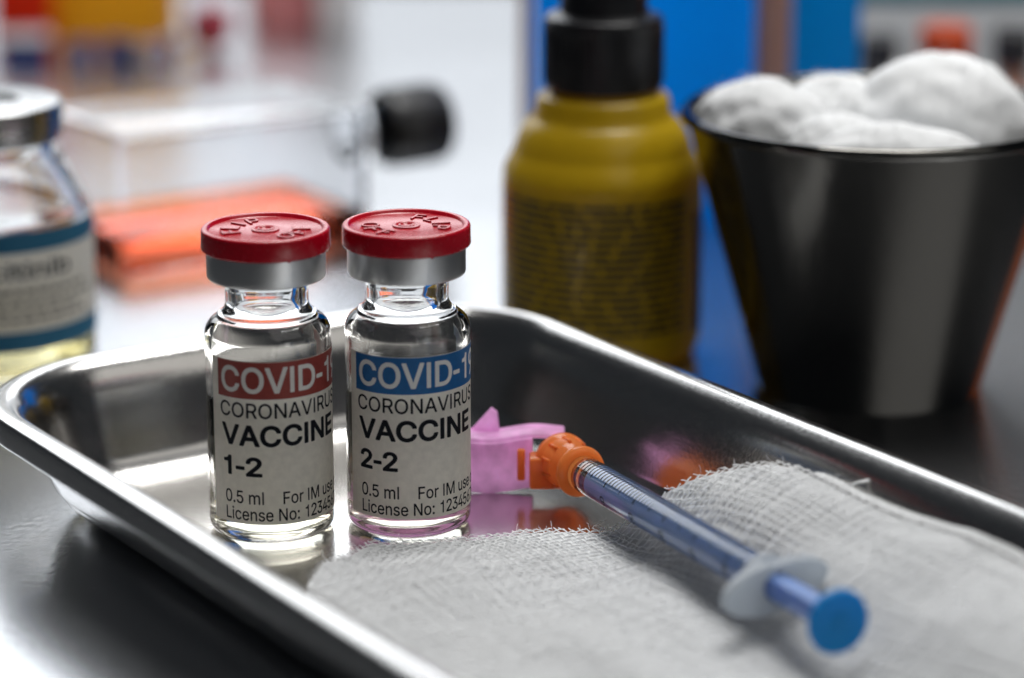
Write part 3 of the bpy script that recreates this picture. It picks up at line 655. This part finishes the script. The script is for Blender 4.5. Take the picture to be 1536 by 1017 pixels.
# flange: round collar with two short wings
bm = bmesh.new()
pts = []
for k in range(48):
    a = 2 * math.pi * k / 48
    ry = 7.0 if abs(math.cos(a)) > 0.0 else 5
    y = 8.6 * math.cos(a)
    z = (3.9 if math.cos(a) < 0 else 3.4) * math.sin(a)
    tl = rad(11)
    pts.append((y * math.cos(tl) - z * math.sin(tl), y * math.sin(tl) + z * math.cos(tl)))
r1 = [bm.verts.new((LF - 0.2, y, z)) for y, z in pts]
r1b = [bm.verts.new((LF + 0.2, y * 1.04, z * 1.05)) for y, z in pts]
r2 = [bm.verts.new((LF + 1.8, y * 1.04, z * 1.05)) for y, z in pts]
r3 = [bm.verts.new((LF + 2.2, y, z)) for y, z in pts]
r4 = [bm.verts.new((LF + 2.2, 2.45 * math.cos(2 * math.pi * k / 48), 2.45 * math.sin(2 * math.pi * k / 48))) for k in range(48)]
r5 = [bm.verts.new((LF - 0.2, 2.45 * math.cos(2 * math.pi * k / 48), 2.45 * math.sin(2 * math.pi * k / 48))) for k in range(48)]
for s, t in ((r1, r1b), (r1b, r2), (r2, r3), (r3, r4), (r4, r5), (r5, r1)):
    for k in range(48):
        bm.faces.new((s[k], s[(k + 1) % 48], t[(k + 1) % 48], t[k]))
# short skirt in front of the wings
lathe(bm, [(3.15, LF - 3.6), (3.5, LF - 3.6), (3.9, LF - 3.0), (4.2, LF - 0.3), (3.15, LF - 0.3)], 48, mtx=ROTX)
obj("finger_flange", bm, M["frost"], syr, True, 40)
# plunger
TL = (T - A).length
bm = bmesh.new()
for q in (0, 1):
    vs = box(bm, 8.0, TL - 1, -2.2, 2.2, -0.5, 0.5, 0.12, 1, Matrix.Rotation(rad(35 + 90 * q), 4, "X"))
for x in (8.0, 11.5):
    lathe(bm, [(0, x), (2.15, x), (2.15, x + 0.8), (0, x + 0.8)], 32, mtx=ROTX)
lathe(bm, [(0, 8.2), (2.2, 8.2), (2.46, 8.4), (2.46, LF - 2), (1.9, LF - 1.6), (1.9, TL - 1), (0, TL - 1)], 32, mtx=ROTX)
pl = obj("plunger_rod", bm, M["blue_rod"], syr, True, 30)
bm = bmesh.new()
lathe(bm, [(0, TL - 1.6), (2.6, TL - 1.6), (4.0, TL - 1.2)] + [(x, z + TL) for x, z in arc(4.2, -0.2, 0.7, -60, 80, 6)] + [(3.6, TL + 0.3), (1.5, TL + 0.12), (0.6, TL + 0.1), (0.4, TL + 0.3), (0, TL + 0.35)], 64, mtx=ROTX)
obj("thumb_rest", bm, M["blue_pad"], pl)
bm = bmesh.new()
lathe(bm, [(0, 3.3), (1.6, 3.4), (2.3, 4.0), (2.46, 4.3), (2.46, 5.1), (2.2, 5.3), (2.2, 6.2), (2.46, 6.4), (2.46, 7.4), (2.1, 7.7), (2.1, 8.1), (0, 8.1)], 48, mtx=ROTX)
obj("stopper", bm, M["black_rubber"], pl)
# orange hub (x runs towards the thumb, so the needle side is negative)
bm = bmesh.new()
lathe(bm, [(2.1, 1.7), (3.4, 1.6), (4.35, 1.3), (4.5, 0.7), (4.35, 0.2), (3.5, -0.1), (3.0, -0.9), (2.95, -1.6), (3.2, -2.2), (3.9, -2.8), (4.3, -3.8), (4.4, -6.0), (4.45, -6.2), (4.9, -6.4), (4.9, -7.5), (4.4, -7.8), (4.0, -9.4), (3.2, -10.0), (2.4, -10.2), (0, -10.3)], 64, mtx=ROTX)
for q in range(10):
    box(bm, -6.2, -3.2, -0.28, 0.28, 4.0, 4.62, 0.12, 1, Matrix.Rotation(2 * math.pi * q / 10, 4, "X"))
hub = obj("needle_hub", bm, M["orange"], syr, True)


def world_part(name, bm, m, parent=syr, sharp=35):
    bm.transform(SINV)
    return obj(name, bm, m, parent, True, sharp)


bm = bmesh.new()
box(bm, 3.0, 7.6, 4.8, 9.6, 2.6, 8.2, 0.5, 2)
box(bm, 7.4, 9.6, 4.2, 6.2, 3.6, 6.6, 0.3, 2)
world_part("hub_clip", bm, M["orange"])
bm = bmesh.new()
box(bm, 0.9, 2.3, 8.6, 9.9, 2.9, 8.6, 0.35, 2)
world_part("hub_clip", bm, M["orange"])
shear = Matrix.Identity(4)


def panel(x0, x1, y0, y1, z0, z1, bev=0.3, nx=26, seed=0.0):
    b = bmesh.new()
    box(b, x0, x1, y0, y1, z0, z1, bev, 2)
    for k in range(1, nx):
        xx = x0 + (x1 - x0) * k / nx
        bmesh.ops.bisect_plane(b, geom=b.verts[:] + b.edges[:] + b.faces[:], plane_co=(xx, 0, 0), plane_no=(1, 0, 0))
    for v in b.verts:
        v.co.z += 0.28 * math.sin(v.co.x * 0.45 + seed) + 0.03 * (v.co.x + 8)
        v.co.y += 0.35 * math.sin(v.co.x * 0.30 + seed * 2)
    return b


bm = bmesh.new()
merge(bm, panel(-22, 3.6, 10.5, 11.4, 0.2, 9.4))
merge(bm, panel(-22, 9.2, 11.0, 17.2, 9.2, 10.1))
shield = world_part("needle_shield", bm, M["pink"])
bm = bmesh.new()
a = [Vector(p) for p in ((-7.6, 15.4, 9.4), (-2.2, 15.4, 9.6), (-2.6, 15.4, 13.2), (-3.6, 15.4, 14.0))]
f = [bm.verts.new(p) for p in a]
g = [bm.verts.new(p + Vector((0, 1.2, 0))) for p in a]
bm.faces.new(f)
bm.faces.new(list(reversed(g)))
for k in range(4):
    bm.faces.new((f[k], g[k], g[(k + 1) % 4], f[(k + 1) % 4]))
bm.transform(SINV)
obj("shield_latch", bm, M["pink"], shield, False)

# ------------------------------------------------------------------ gauze
VE = [-63, -57, -50, -43, -29, -16, 4.3, 11.5, 15.6, 19, 22, 24, 25.5, 27]
UE = [36, 26, 16, 8.8, 1.7, 9.5, 19.5, 26, 33.0, 37.5, 42.5, 47, 53, 62]


def u_edge(v):
    return float(np.interp(v, VE, UE)) + 0.7 * noise.noise(Vector((v * 0.35, 3.1, 0))) + 0.5 * noise.noise(Vector((v * 1.1, 7.7, 0)))


def v_right(u):
    return 25.2 + 1.0 * min(max((u - 45) / 60, 0), 1) + 0.5 * noise.noise(Vector((u * 0.15, 1.0, 2.0)))


def sm(x):
    x = min(max(x, 0.0), 1.0)
    return x * x * (3 - 2 * x)


def gz(u, v):
    vs = 10.2 - 0.21 * (u - 5)
    s = v - vs
    wd = 19 + 0.10 * max(u - 40, 0)
    bank = 13.8 * (0.55 * sm((s + 3.5) / (wd * 0.75)) + 0.45 * sm((s + 1) / (wd * 1.25)))
    bank *= 1.0 - 0.0010 * max(u - 40, 0)
    z = 2.6 + bank
    z += 2.1 * math.exp(-(((u - 26) / 15) ** 2 + ((v + 36) / 9) ** 2))
    z += 2.6 * math.exp(-(((u - 66) / 16) ** 2 + ((v + 30) / 9) ** 2))
    z += 1.2 * math.exp(-(((u - 24) / 9) ** 2 + ((v + 12) / 6) ** 2))
    z -= 0.9 * math.exp(-(((u - 44) / 9) ** 2 + ((v + 36) / 9) ** 2))
    z += 1.9 * noise.noise(Vector((u * 0.045, v * 0.06, 0.3)))
    z += 0.22 * noise.noise(Vector((u * 0.16, v * 0.16, 5.3)))
    if v < -52:
        z += (-52 - v) ** 2 * 0.05
    return max(z, 1.2)


gauze = thing("gauze_pad", "white woven cotton gauze spread in the tray under the syringe", "gauze", (0, 0, 0), TA)


def sheet(dz, inset, du, m, th):
    bm = bmesh.new()
    nv, nu = 150, 190
    rows = []
    for j in range(nv + 1):
        v0 = -62.0 + 91.5 * j / nv
        row = []
        ue = u_edge(v0) + inset + du
        for i in range(nu + 1):
            t = i / nu
            u = ue + (128 - ue) * t
            vv = min(v0, v_right(u) - inset - 1.2)
            row.append(bm.verts.new((u, vv, gz(u, vv) + dz)))
        rows.append(row)
    for a, b in zip(rows, rows[1:]):
        for k in range(nu):
            if (a[k].co - b[k].co).length > 1e-4:
                bm.faces.new((a[k], a[k + 1], b[k + 1], b[k]))
    bmesh.ops.remove_doubles(bm, verts=bm.verts[:], dist=1e-4)
    return obj("cloth_layer", bm, m, gauze)


sheet(-0.62, 0.25, 0.0, M["gauze"], 0)
sheet(-1.15, 0.0, -0.5, M["gauze"], 0)
sheet(-1.6, 0.4, 0.6, M["gauze"], 0)


def threads(pitch, dz, r, sides, jitter):
    V, Fc = [], []

    def strand(pts, rr):
        n = len(pts)
        if n < 3:
            return
        P = np.array(pts)
        D = np.gradient(P, axis=0)
        D /= np.linalg.norm(D, axis=1)[:, None] + 1e-9
        X = np.cross(D, np.array([0, 0, 1.0]))
        X /= np.linalg.norm(X, axis=1)[:, None] + 1e-9
        Y = np.cross(X, D)
        base = len(V)
        for i in range(n):
            for k in range(sides):
                a = 2 * math.pi * k / sides
                V.append(tuple(P[i] + (X[i] * math.cos(a) * 1.35 + Y[i] * math.sin(a) * 0.8) * rr[i]))
        for i in range(n - 1):
            for k in range(sides):
                k2 = (k + 1) % sides
                b = base + i * sides
                Fc.append((b + k, b + k2, b + sides + k2, b + sides + k))

    rnd = random.Random(11)
    v = -61.5
    iv = 0
    while v < 28.5:
        pts, rr = [], []
        u = u_edge(v) - rnd.random() * 0.35
        iu = 0
        ph = rnd.random() * 10
        while u < 126:
            vv = v + jitter * noise.noise(Vector((u * 0.13, iv * 3.3, 0.5))) + 0.10 * noise.noise(Vector((u * 1.1, iv * 1.7, 9)))
            if vv > v_right(u):
                if len(pts) > 2:
                    strand(pts, rr)
                pts, rr = [], []
            else:
                wv = 0.10 * math.cos(math.pi * u / pitch + math.pi * iv)
                pts.append((u, vv, gz(u, vv) + dz + wv))
                rr.append(r * (1.0 + 0.45 * noise.noise(Vector((u * 0.9, ph, 1)))))
            u += 0.62
        strand(pts, rr)
        v += pitch * (0.9 + 0.2 * rnd.random())
        iv += 1
    u = -4.0
    iu = 0
    while u < 126:
        pts, rr = [], []
        v = -62.0
        ph = rnd.random() * 10
        while v < v_right(u) - 0.05:
            uu = u + jitter * 1.3 * noise.noise(Vector((v * 0.13, iu * 2.7, 4.5))) + 0.10 * noise.noise(Vector((v * 1.1, iu * 1.3, 2)))
            if uu > u_edge(v) + 0.1:
                wv = -0.10 * math.cos(math.pi * v / pitch + math.pi * iu)
                pts.append((uu, v, gz(uu, v) + dz + wv))
                rr.append(r * (1.0 + 0.45 * noise.noise(Vector((v * 0.9, ph, 3)))))
            else:
                if len(pts) > 2:
                    strand(pts, rr)
                pts, rr = [], []
            v += 0.62
        strand(pts, rr)
        u += pitch * (0.85 + 0.3 * rnd.random())
        iu += 1
    # selvedge: two twisted cords along the right edge
    for off, q in ((0.0, 0), (-0.75, 1), (-1.5, 2)):
        pts, rr = [], []
        u = 51.0
        while u < 126:
            vv = v_right(u) + off
            pts.append((u, vv + 0.14 * math.sin(u * 5 + q), gz(u, vv) + 0.1 + 0.12 * math.cos(u * 5 + q)))
            rr.append(0.2)
            u += 0.3
        strand(pts, rr)
    u = 52.5
    while u < 126:
        strand([(u + 0.25 * math.sin(u * 3.1), v_right(u) - 1.7 + 1.7 * k / 4, gz(u, v_right(u) - 1.7 + 1.7 * k / 4) + 0.12) for k in range(5)], [0.13] * 5)
        u += 0.95 + 0.3 * rnd.random()
    me = bpy.data.meshes.new("woven_threads")
    me.from_pydata([(a * MM, b * MM, c * MM) for a, b, c in V], [], Fc)
    me.update()
    o = link("woven_threads", me, M["thread"], gauze)
    o["kind"] = "stuff"
    return o


threads(1.25, 0.05, 0.13, 4, 0.45)
# loose fibres and fuzz
bm = bmesh.new()
rnd = random.Random(5)
for i in range(190):
    if i < 30:
        v = rnd.uniform(-56, 26)
        u = u_edge(v)
        d = Vector((-1, rnd.uniform(-0.8, 0.8), rnd.uniform(-0.2, 0.8)))
        ln = rnd.choice((0.6, 0.9, 1.4, 2.4))
    else:
        v = rnd.uniform(-50, 26)
        u = u_edge(v) + rnd.uniform(0, 70)
        d = Vector((rnd.uniform(-1, 1), rnd.uniform(-1, 1), rnd.uniform(0.05, 0.3)))
        ln = rnd.uniform(1.0, 3.5)
    p = Vector((u, v, gz(u, v) + 0.05))
    d.normalize()
    pts = [p.copy()]
    for k in range(5):
        d = (d + Vector((rnd.gauss(0, 0.3), rnd.gauss(0, 0.3), rnd.gauss(0, 0.22)))).normalized()
        p = p + d * ln / 5
        if i >= 30:
            p.z = max(p.z, gz(p.x, p.y) + 0.1)
        pts.append(p.copy())
    tube(bm, pts, 0.045, 3, False)
tube(bm, [(57.5, v_right(57) - 0.3, gz(57, 25) + 0.2), (58.0, v_right(58) + 1.2, gz(58, 25) + 0.7), (58.8, v_right(59) + 2.8, gz(58, 25) + 0.9)], [0.22, 0.22, 0.34], 6)
o = obj("frayed_fibres", bm, M["thread"], gauze)
o["kind"] = "stuff"

# ------------------------------------------------------------------ steel cup of cotton balls
CP = (70.6, 81.9)
cup = thing("steel_cup", "flared stainless steel cup holding white cotton balls behind the tray", "cup", (CP[0], CP[1], TZ))
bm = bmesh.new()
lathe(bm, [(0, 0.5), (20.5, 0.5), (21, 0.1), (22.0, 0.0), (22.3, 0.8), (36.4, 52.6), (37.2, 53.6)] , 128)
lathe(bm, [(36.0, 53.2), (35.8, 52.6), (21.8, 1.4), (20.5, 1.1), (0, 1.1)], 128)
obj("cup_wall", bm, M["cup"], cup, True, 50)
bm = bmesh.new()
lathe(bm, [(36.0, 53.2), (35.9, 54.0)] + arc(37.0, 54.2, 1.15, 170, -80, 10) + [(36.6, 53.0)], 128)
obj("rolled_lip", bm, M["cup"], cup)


def cotton(label, x, y, z, rx, ry, rz_, seed, tilt=0.0):
    bm = bmesh.new()
    bmesh.ops.create_icosphere(bm, subdivisions=5, radius=1.0)
    for v in bm.verts:
        n = v.co.normalized()
        k = 1 + 0.08 * noise.noise(n * 1.3 + Vector((seed, 0, 0))) + 0.05 * noise.noise(n * 3.4 + Vector((seed, 3, 0))) + 0.012 * noise.noise(n * 14 + Vector((0, seed, 0)))
        v.co = Vector((n.x * rx, n.y * ry, n.z * rz_)) * k
    bm.transform(Matrix.Rotation(rad(tilt), 4, "Y"))
    fb = bmesh.new()
    rn = random.Random(int(seed * 10))
    bm.verts.ensure_lookup_table()
    bm.normal_update()
    for q in range(650):
        v = bm.verts[rn.randrange(len(bm.verts))]
        if v.co.z < -0.2 * rz_:
            continue
        d = (v.normal * rn.uniform(0.1, 0.9) + Vector((rn.gauss(0, 1), rn.gauss(0, 1), rn.gauss(0, 1))) * 0.6).normalized()
        p = v.co - v.normal * 0.2
        pts = [p.copy()]
        for k in range(4):
            d = (d + Vector((rn.gauss(0, 0.45), rn.gauss(0, 0.45), rn.gauss(0, 0.45)))).normalized()
            p = p + d * rn.uniform(0.3, 0.75)
            pts.append(p.copy())
        tube(fb, pts, 0.05, 3, False)
    o = obj("cotton_ball", bm, M["cotton"])
    f = obj("loose_fibres", fb, M["cotton"], o)
    f["kind"] = "stuff"
    o.location = Vector((CP[0] + x, CP[1] + y, TZ + z)) * MM
    return tag(o, label, "cotton ball", "cotton balls in the steel cup")


cotton("small white cotton ball at the left rim of the steel cup", -22.0, 1.0, 51.0, 13.5, 11, 10, 1.0, 8)
cotton("white cotton ball sunk behind the left one in the cup", -7.0, 10.0, 49.0, 12, 11, 11, 4.0)
cotton("largest white cotton ball heaped highest in the cup", 13.0, 7.0, 48.5, 19, 16, 16, 8.0, 5)
cotton("low flat white cotton ball at the front rim of the cup", 3.0, -17.5, 45.0, 19, 11, 11.0, 12.0, 6)
cotton("white cotton ball wedged low between its neighbours in the cup", -8.0, -8.0, 47.0, 11, 10, 9, 21.0)

# ------------------------------------------------------------------ mustard bottle with black pump cap
YB = (18.4, 105.6)
yb = thing("antiseptic_bottle", "mustard yellow plastic bottle with ribbed shoulder and black pump cap", "bottle", (YB[0], YB[1], TZ))
bm = bmesh.new()
prof = [(0, 1.2), (16, 1.0), (17.5, 0.2), (18.6, 0.3), (19.6, 1.6), (19.9, 3), (20.2, 30)] + [(20.25, 36.0), (20.3, 37.4), (20.0, 39.0), (18.9, 41.2), (18.5, 41.9), (18.2, 42.4), (17.9, 43.6), (16.9, 46.2), (15.6, 48.2), (14.6, 48.9), (14.2, 49.3), (13.7, 50.2), (13.5, 52.6), (13.0, 53.6), (11.5, 54.2), (9.5, 54.4), (9.5, 57), (0, 57)]
lathe(bm, prof, 96)
obj("bottle_body", bm, M["mustard"], yb, True, 50)
bm = bmesh.new()
lathe(bm, [(9.7, 55.2), (11.6, 55.2), (11.9, 55.8), (11.9, 68.4)] + arc(10.9, 68.8, 1.0, 0, 80, 5) + [(9.0, 70.4), (8.8, 71.2), (8.8, 86), (8.2, 87), (4.2, 87.2), (4.0, 92), (0, 92)], 96)
for k in range(60):
    a = 2 * math.pi * k / 60
    box(bm, 11.7, 12.15, -0.25, 0.25, 56.5, 67.8, 0.1, 1, Matrix.Rotation(a, 4, "Z"))
cp = obj("pump_cap", bm, M["black"], yb, True, 40)
bm = bmesh.new()
box(bm, -5, 5, -5.5, 5.5, 92, 98, 1.6, 3)
box(bm, -3, 3, 4, 24, 93, 97, 1.4, 3)
obj("pump_head", bm, M["black"], yb)
bm = bmesh.new()
cyl_patch(bm, 20.35, rad(-95), rad(95), 4, 35.8, 60)
lb = obj("label", bm, M["mustard"], yb)
bm = bmesh.new()
rnd = random.Random(3)
for k in range(17):
    z = 34.0 - k * 1.62
    a = rad(-88)
    while a < rad(50):
        wl = rnd.uniform(0.12, 0.5)
        cyl_patch(bm, 20.42, a, min(a + wl, rad(52)), z, z + 0.95, 4)
        a += wl + 0.04
cyl_patch(bm, 20.42, rad(62), rad(92), 6, 31, 14)
o = obj("fine_print", bm, M["dark_print"], lb)
o["kind"] = "stuff"

# ------------------------------------------------------------------ large injection bottle, left
LB = (-105.7, 98.3)
lbt = thing("injection_bottle", "large clear glass bottle with metal crimp cap and teal banded label", "bottle", (LB[0], LB[1], TZ))
bm = bmesh.new()
out = [(0, 1.2), (14, 1.0), (18.4, 0.0)] + arc(18.4, 2.6, 2.6, -85, 0, 6) + [(21.0, 32.4)] + arc(17.8, 32.6, 3.2, 0, 30, 6) + [(15.4, 44.2)] + arc(17.0, 46.0, 2.4, 200, 180, 3) + [(14.5, 46.8), (14.5, 48.2), (15.3, 48.8), (15.3, 54.4)]
inn = [(11.5, 54.4), (11.5, 46.4), (12.6, 43.6), (17.4, 36.0), (19.0, 33), (19.4, 31), (19.4, 4.5), (17.6, 2.9), (0, 2.6)]
lathe(bm, out + inn, 96)
obj("glass_body", bm, M["glass"], lbt)
bm = bmesh.new()
lathe(bm, [(0, 2.55), (17.6, 2.85), (19.45, 4.5), (19.45, 22.0), (18.6, 21.6), (0, 21.6)], 96)
obj("liquid", bm, M["bottle_liquid"], lbt)
bm = bmesh.new()
lathe(bm, [(14.4, 48.6), (15.0, 48.2), (15.8, 48.5), (16.0, 49.0), (16.0, 54.6)] + arc(15.2, 54.9, 0.8, 0, 90, 5) + [(7.4, 55.9), (7.2, 55.5), (7.0, 55.0), (0, 54.9)], 96)
obj("crimp_cap", bm, M["chrome"], lbt, True, 40)
lbt.scale = (1, 1, 0.965)
LFc = math.atan2(105.7, 568)
bm = bmesh.new()
cyl_patch(bm, 21.06, rad(-120) + LFc, rad(88) + LFc, 7.2, 32.2, 80)
lab = obj("label", bm, M["label"], lbt)
bm = bmesh.new()
cyl_patch(bm, 21.10, rad(-120) + LFc, rad(88) + LFc, 28.0, 32.2, 80)
cyl_patch(bm, 21.10, rad(-120) + LFc, rad(88) + LFc, 7.2, 11.4, 80)
obj("label_band", bm, M["band_teal"], lab)
text_block(lab, "black_lettering", M["ink"], 21.10, [("Baricitinib", 3.3, "med", -34, 22.6, 30.0)], LFc)
bm = bmesh.new()
for z, a1 in ((19.4, 60), (17.2, 66), (15.2, 52), (13.4, 58)):
    a = -34
    while a < a1:
        wl = rnd.uniform(3, 9)
        cyl_patch(bm, 21.10, rad(a) + LFc, rad(a + wl) + LFc, z, z + 0.8, 5)
        a += wl + 1.6
o = obj("fine_print", bm, M["grey_ink"], lab)
o["kind"] = "stuff"

# ------------------------------------------------------------------ culture flask
FA = rad(33)
fl = thing("culture_flask", "clear plastic culture flask with black screw cap and orange medium", "flask", (-70.8, 193.4, TZ), FA)
bm = bmesh.new()
FL_, FW_, FH_ = 32, 20, 33.5
box(bm, -FL_, FL_, -FW_, FW_, 0, FH_, 2.6, 3)
inner = bmesh.new()
box(inner, -FL_ + 1.3, FL_ - 1.3, -FW_ + 1.3, FW_ - 1.3, 1.3, FH_ - 1.3, 1.6, 3)
bmesh.ops.recalc_face_normals(inner, faces=inner.faces)
bmesh.ops.recalc_face_normals(bm, faces=bm.faces)
bmesh.ops.reverse_faces(inner, faces=inner.faces[:])
merge(bm, inner)
bm.transform(Matrix.Scale(MM, 4))
me = bpy.data.meshes.new("flask_body")
bm.to_mesh(me)
bm.free()
link("flask_body", me, M["flask_plastic"], fl)
bm = bmesh.new()
box(bm, -FL_ + 1.25, FL_ - 1.25, -FW_ + 1.25, FW_ - 1.25, 1.25, 9.0, 1.4, 3)
obj("medium", bm, M["medium"], fl)
NK = Matrix.Translation((FL_, -9.5, 25.0)) @ ROTX
bm = bmesh.new()
lathe(bm, [(5.6, -0.5), (7.4, -0.5), (7.4, 14), (5.6, 14)], 48, mtx=NK)
obj("flask_neck", bm, M["flask_plastic"], fl, True, 40)
bm = bmesh.new()
lathe(bm, [(7.6, 9.5), (9.0, 9.5), (9.3, 10.2), (9.3, 23.6)] + arc(7.9, 23.8, 1.4, 0, 85, 5) + [(0, 25.2)], 64, mtx=NK)
for k in range(40):
    box(bm, 9.1, 9.55, -0.25, 0.25, 11, 23, 0.1, 1, NK @ Matrix.Rotation(2 * math.pi * k / 40, 4, "Z"))
obj("screw_cap", bm, M["black"], fl, True, 40)

# ------------------------------------------------------------------ boxes standing behind


def carton(name, label, cat, m, x, y, rz, w, d, h, lid=None, bev=1.2, base=TZ):
    t = thing(name, label, cat, (x, y, base), rz)
    bm = bmesh.new()
    hl = h * 0.86 if lid else h
    box(bm, -w / 2, w / 2, -d / 2, d / 2, 0, hl, bev, 2)
    obj("box_body", bm, m, t)
    if lid:
        bm = bmesh.new()
        box(bm, -w / 2 - 0.8, w / 2 + 0.8, -d / 2 - 0.8, d / 2 + 0.8, hl + 0.02, h, bev, 2)
        obj("lid", bm, lid, t)
    return t


carton("plastic_box", "tall deep blue plastic box standing behind the mustard bottle", "box", M["blue_box"], 31.5, 232, 0, 53, 34, 120, M["blue_box"])
carton("cardboard_box", "narrow tan cardboard box between the two blue boxes", "box", M["kraft"], 63.2, 236, 0, 8.2, 30, 105)
carton("plastic_box", "narrow cyan blue box left of the tube rack", "box", M["cyan_box"], 76.2, 240, 0, 16.5, 30, 112, M["cyan_box"])
carton("cardboard_box", "thin brown card box beside the deep blue box", "box", M["kraft"], 3.2, 240, 0, 2.4, 24, 60, None, 0.5)


def capped_tube(name, label, x, y, r, h, body, capm, caph, base=TZ, group=None):
    t = thing(name, label, "tube", (x, y, base), 0, group)
    bm = bmesh.new()
    lathe(bm, [(0, 0.3)] + arc(0, r + 0.0, r, -80, 0, 8) + [(r, h), (r - 0.7, h), (r - 0.7, r + 0.5), (r * 0.5, 1.4), (0, 1.0)], 40)
    obj("tube_wall", bm, body, t)
    bm = bmesh.new()
    lathe(bm, [(r - 0.6, h - 1), (r + 0.8, h - 1), (r + 1.0, h - 0.5), (r + 1.0, h + caph - 0.8), (r + 0.2, h + caph), (0, h + caph)], 40)
    obj("tube_cap", bm, capm, t, True, 40)
    return t


# test tube rack, right
RK = (118, 322)
rk = thing("tube_rack", "teal and white test tube rack standing behind the steel cup", "rack", (RK[0], RK[1], TZ))
bm = bmesh.new()
box(bm, -33, 40, -12, 12, 37.5, 42.0, 0.6, 2)
obj("top_plate", bm, M["teal"], rk)
bm = bmesh.new()
box(bm, -33, 40, -12, 12, 0, 3.5, 0.6, 2)
obj("base_plate", bm, M["teal"], rk)
for x0 in (-33.4, 36):
    bm = bmesh.new()
    box(bm, x0, x0 + 6.5, -12.6, 12.6, 3.52, 37.48, 0.6, 2)
    obj("end_post", bm, M["white_plastic"], rk)
carton("storage_box", "pale grey storage box standing behind the tube rack", "box", M["white_plastic"], 132, 372, 0, 96, 30, 80)
capped_tube("sample_tube", "sample tube with bright orange cap in front of the rack", RK[0] - 1.5, RK[1] - 21, 6.0, 24, M["flask_plastic"], M["cap_orange"], 9.5)
capped_tube("sample_tube", "dark capped sample tube beside the white rack post", RK[0] - 19, RK[1] - 20, 4.2, 22, M["flask_plastic"], M["dark_plastic"], 9)
capped_tube("sample_tube", "amber tube with dark cap right of the orange capped tube", RK[0] + 17, RK[1] - 20, 4.6, 24, M["kraft"], M["dark_plastic"], 9)

# upper left clutter
carton("cardboard_box", "orange red box in the far left corner", "box", M["box_red"], -158, 462, 0.1, 19, 26, 45)
carton("cardboard_box", "yellow box beside the orange red box at the far left", "box", M["box_yellow"], -129, 470, -0.1, 36, 26, 55)
carton("plastic_box", "small navy blue box in front of the orange red box", "box", M["navy"], -153, 428, 0.2, 15, 12, 9, M["white_plastic"])
capped_tube("sample_tube", "short tube with crimson cap in front of the flask at the far back", -96, 445, 6.0, 5.5, M["flask_plastic"], M["crimson"], 9)
carton("plastic_box", "small rose pink box at the far back", "box", M["rose"], -76, 492, 0.3, 22, 18, 26)
carton("plastic_box", "tall pale grey box at the far back beside the pink box", "box", M["white_plastic"], -58, 486, 0.1, 13, 14, 50)


def ampoule(label, x, y, rz, r, ln):
    t = thing("glass_ampoule", label, "ampoule", (x, y, TZ + r), rz, "small glass ampoules lying at the back")
    bm = bmesh.new()
    lathe(bm, [(0, 0), (r * 0.8, 0.1), (r, 0.8), (r, ln * 0.55), (r * 0.45, ln * 0.68), (r * 0.55, ln * 0.8), (r * 0.35, ln), (0, ln + 0.3)], 32, mtx=ROTX)
    obj("glass_body", bm, M["glass"], t)
    bm = bmesh.new()
    lathe(bm, [(r + 0.02, 2), (r + 0.05, 2), (r + 0.05, ln * 0.35), (r + 0.02, ln * 0.35)], 32, mtx=ROTX)
    obj("color_band", bm, M["navy"], t)


ampoule("leftmost of the three glass ampoules lying before the yellow box", -138, 418, 0.5, 4.2, 22)
ampoule("middle one of the three glass ampoules lying before the yellow box", -126, 424, -0.6, 4.5, 22)
ampoule("rightmost of the three glass ampoules lying before the yellow box", -113, 420, 0.9, 4.2, 22)

carton("plastic_box", "unseen orange translucent box at the far right, added for its reflection in the steel cup", "box", M["orange"], 160, 172, 0.3, 44, 20, 70)  # out of view; added to reflect an orange streak in the cup
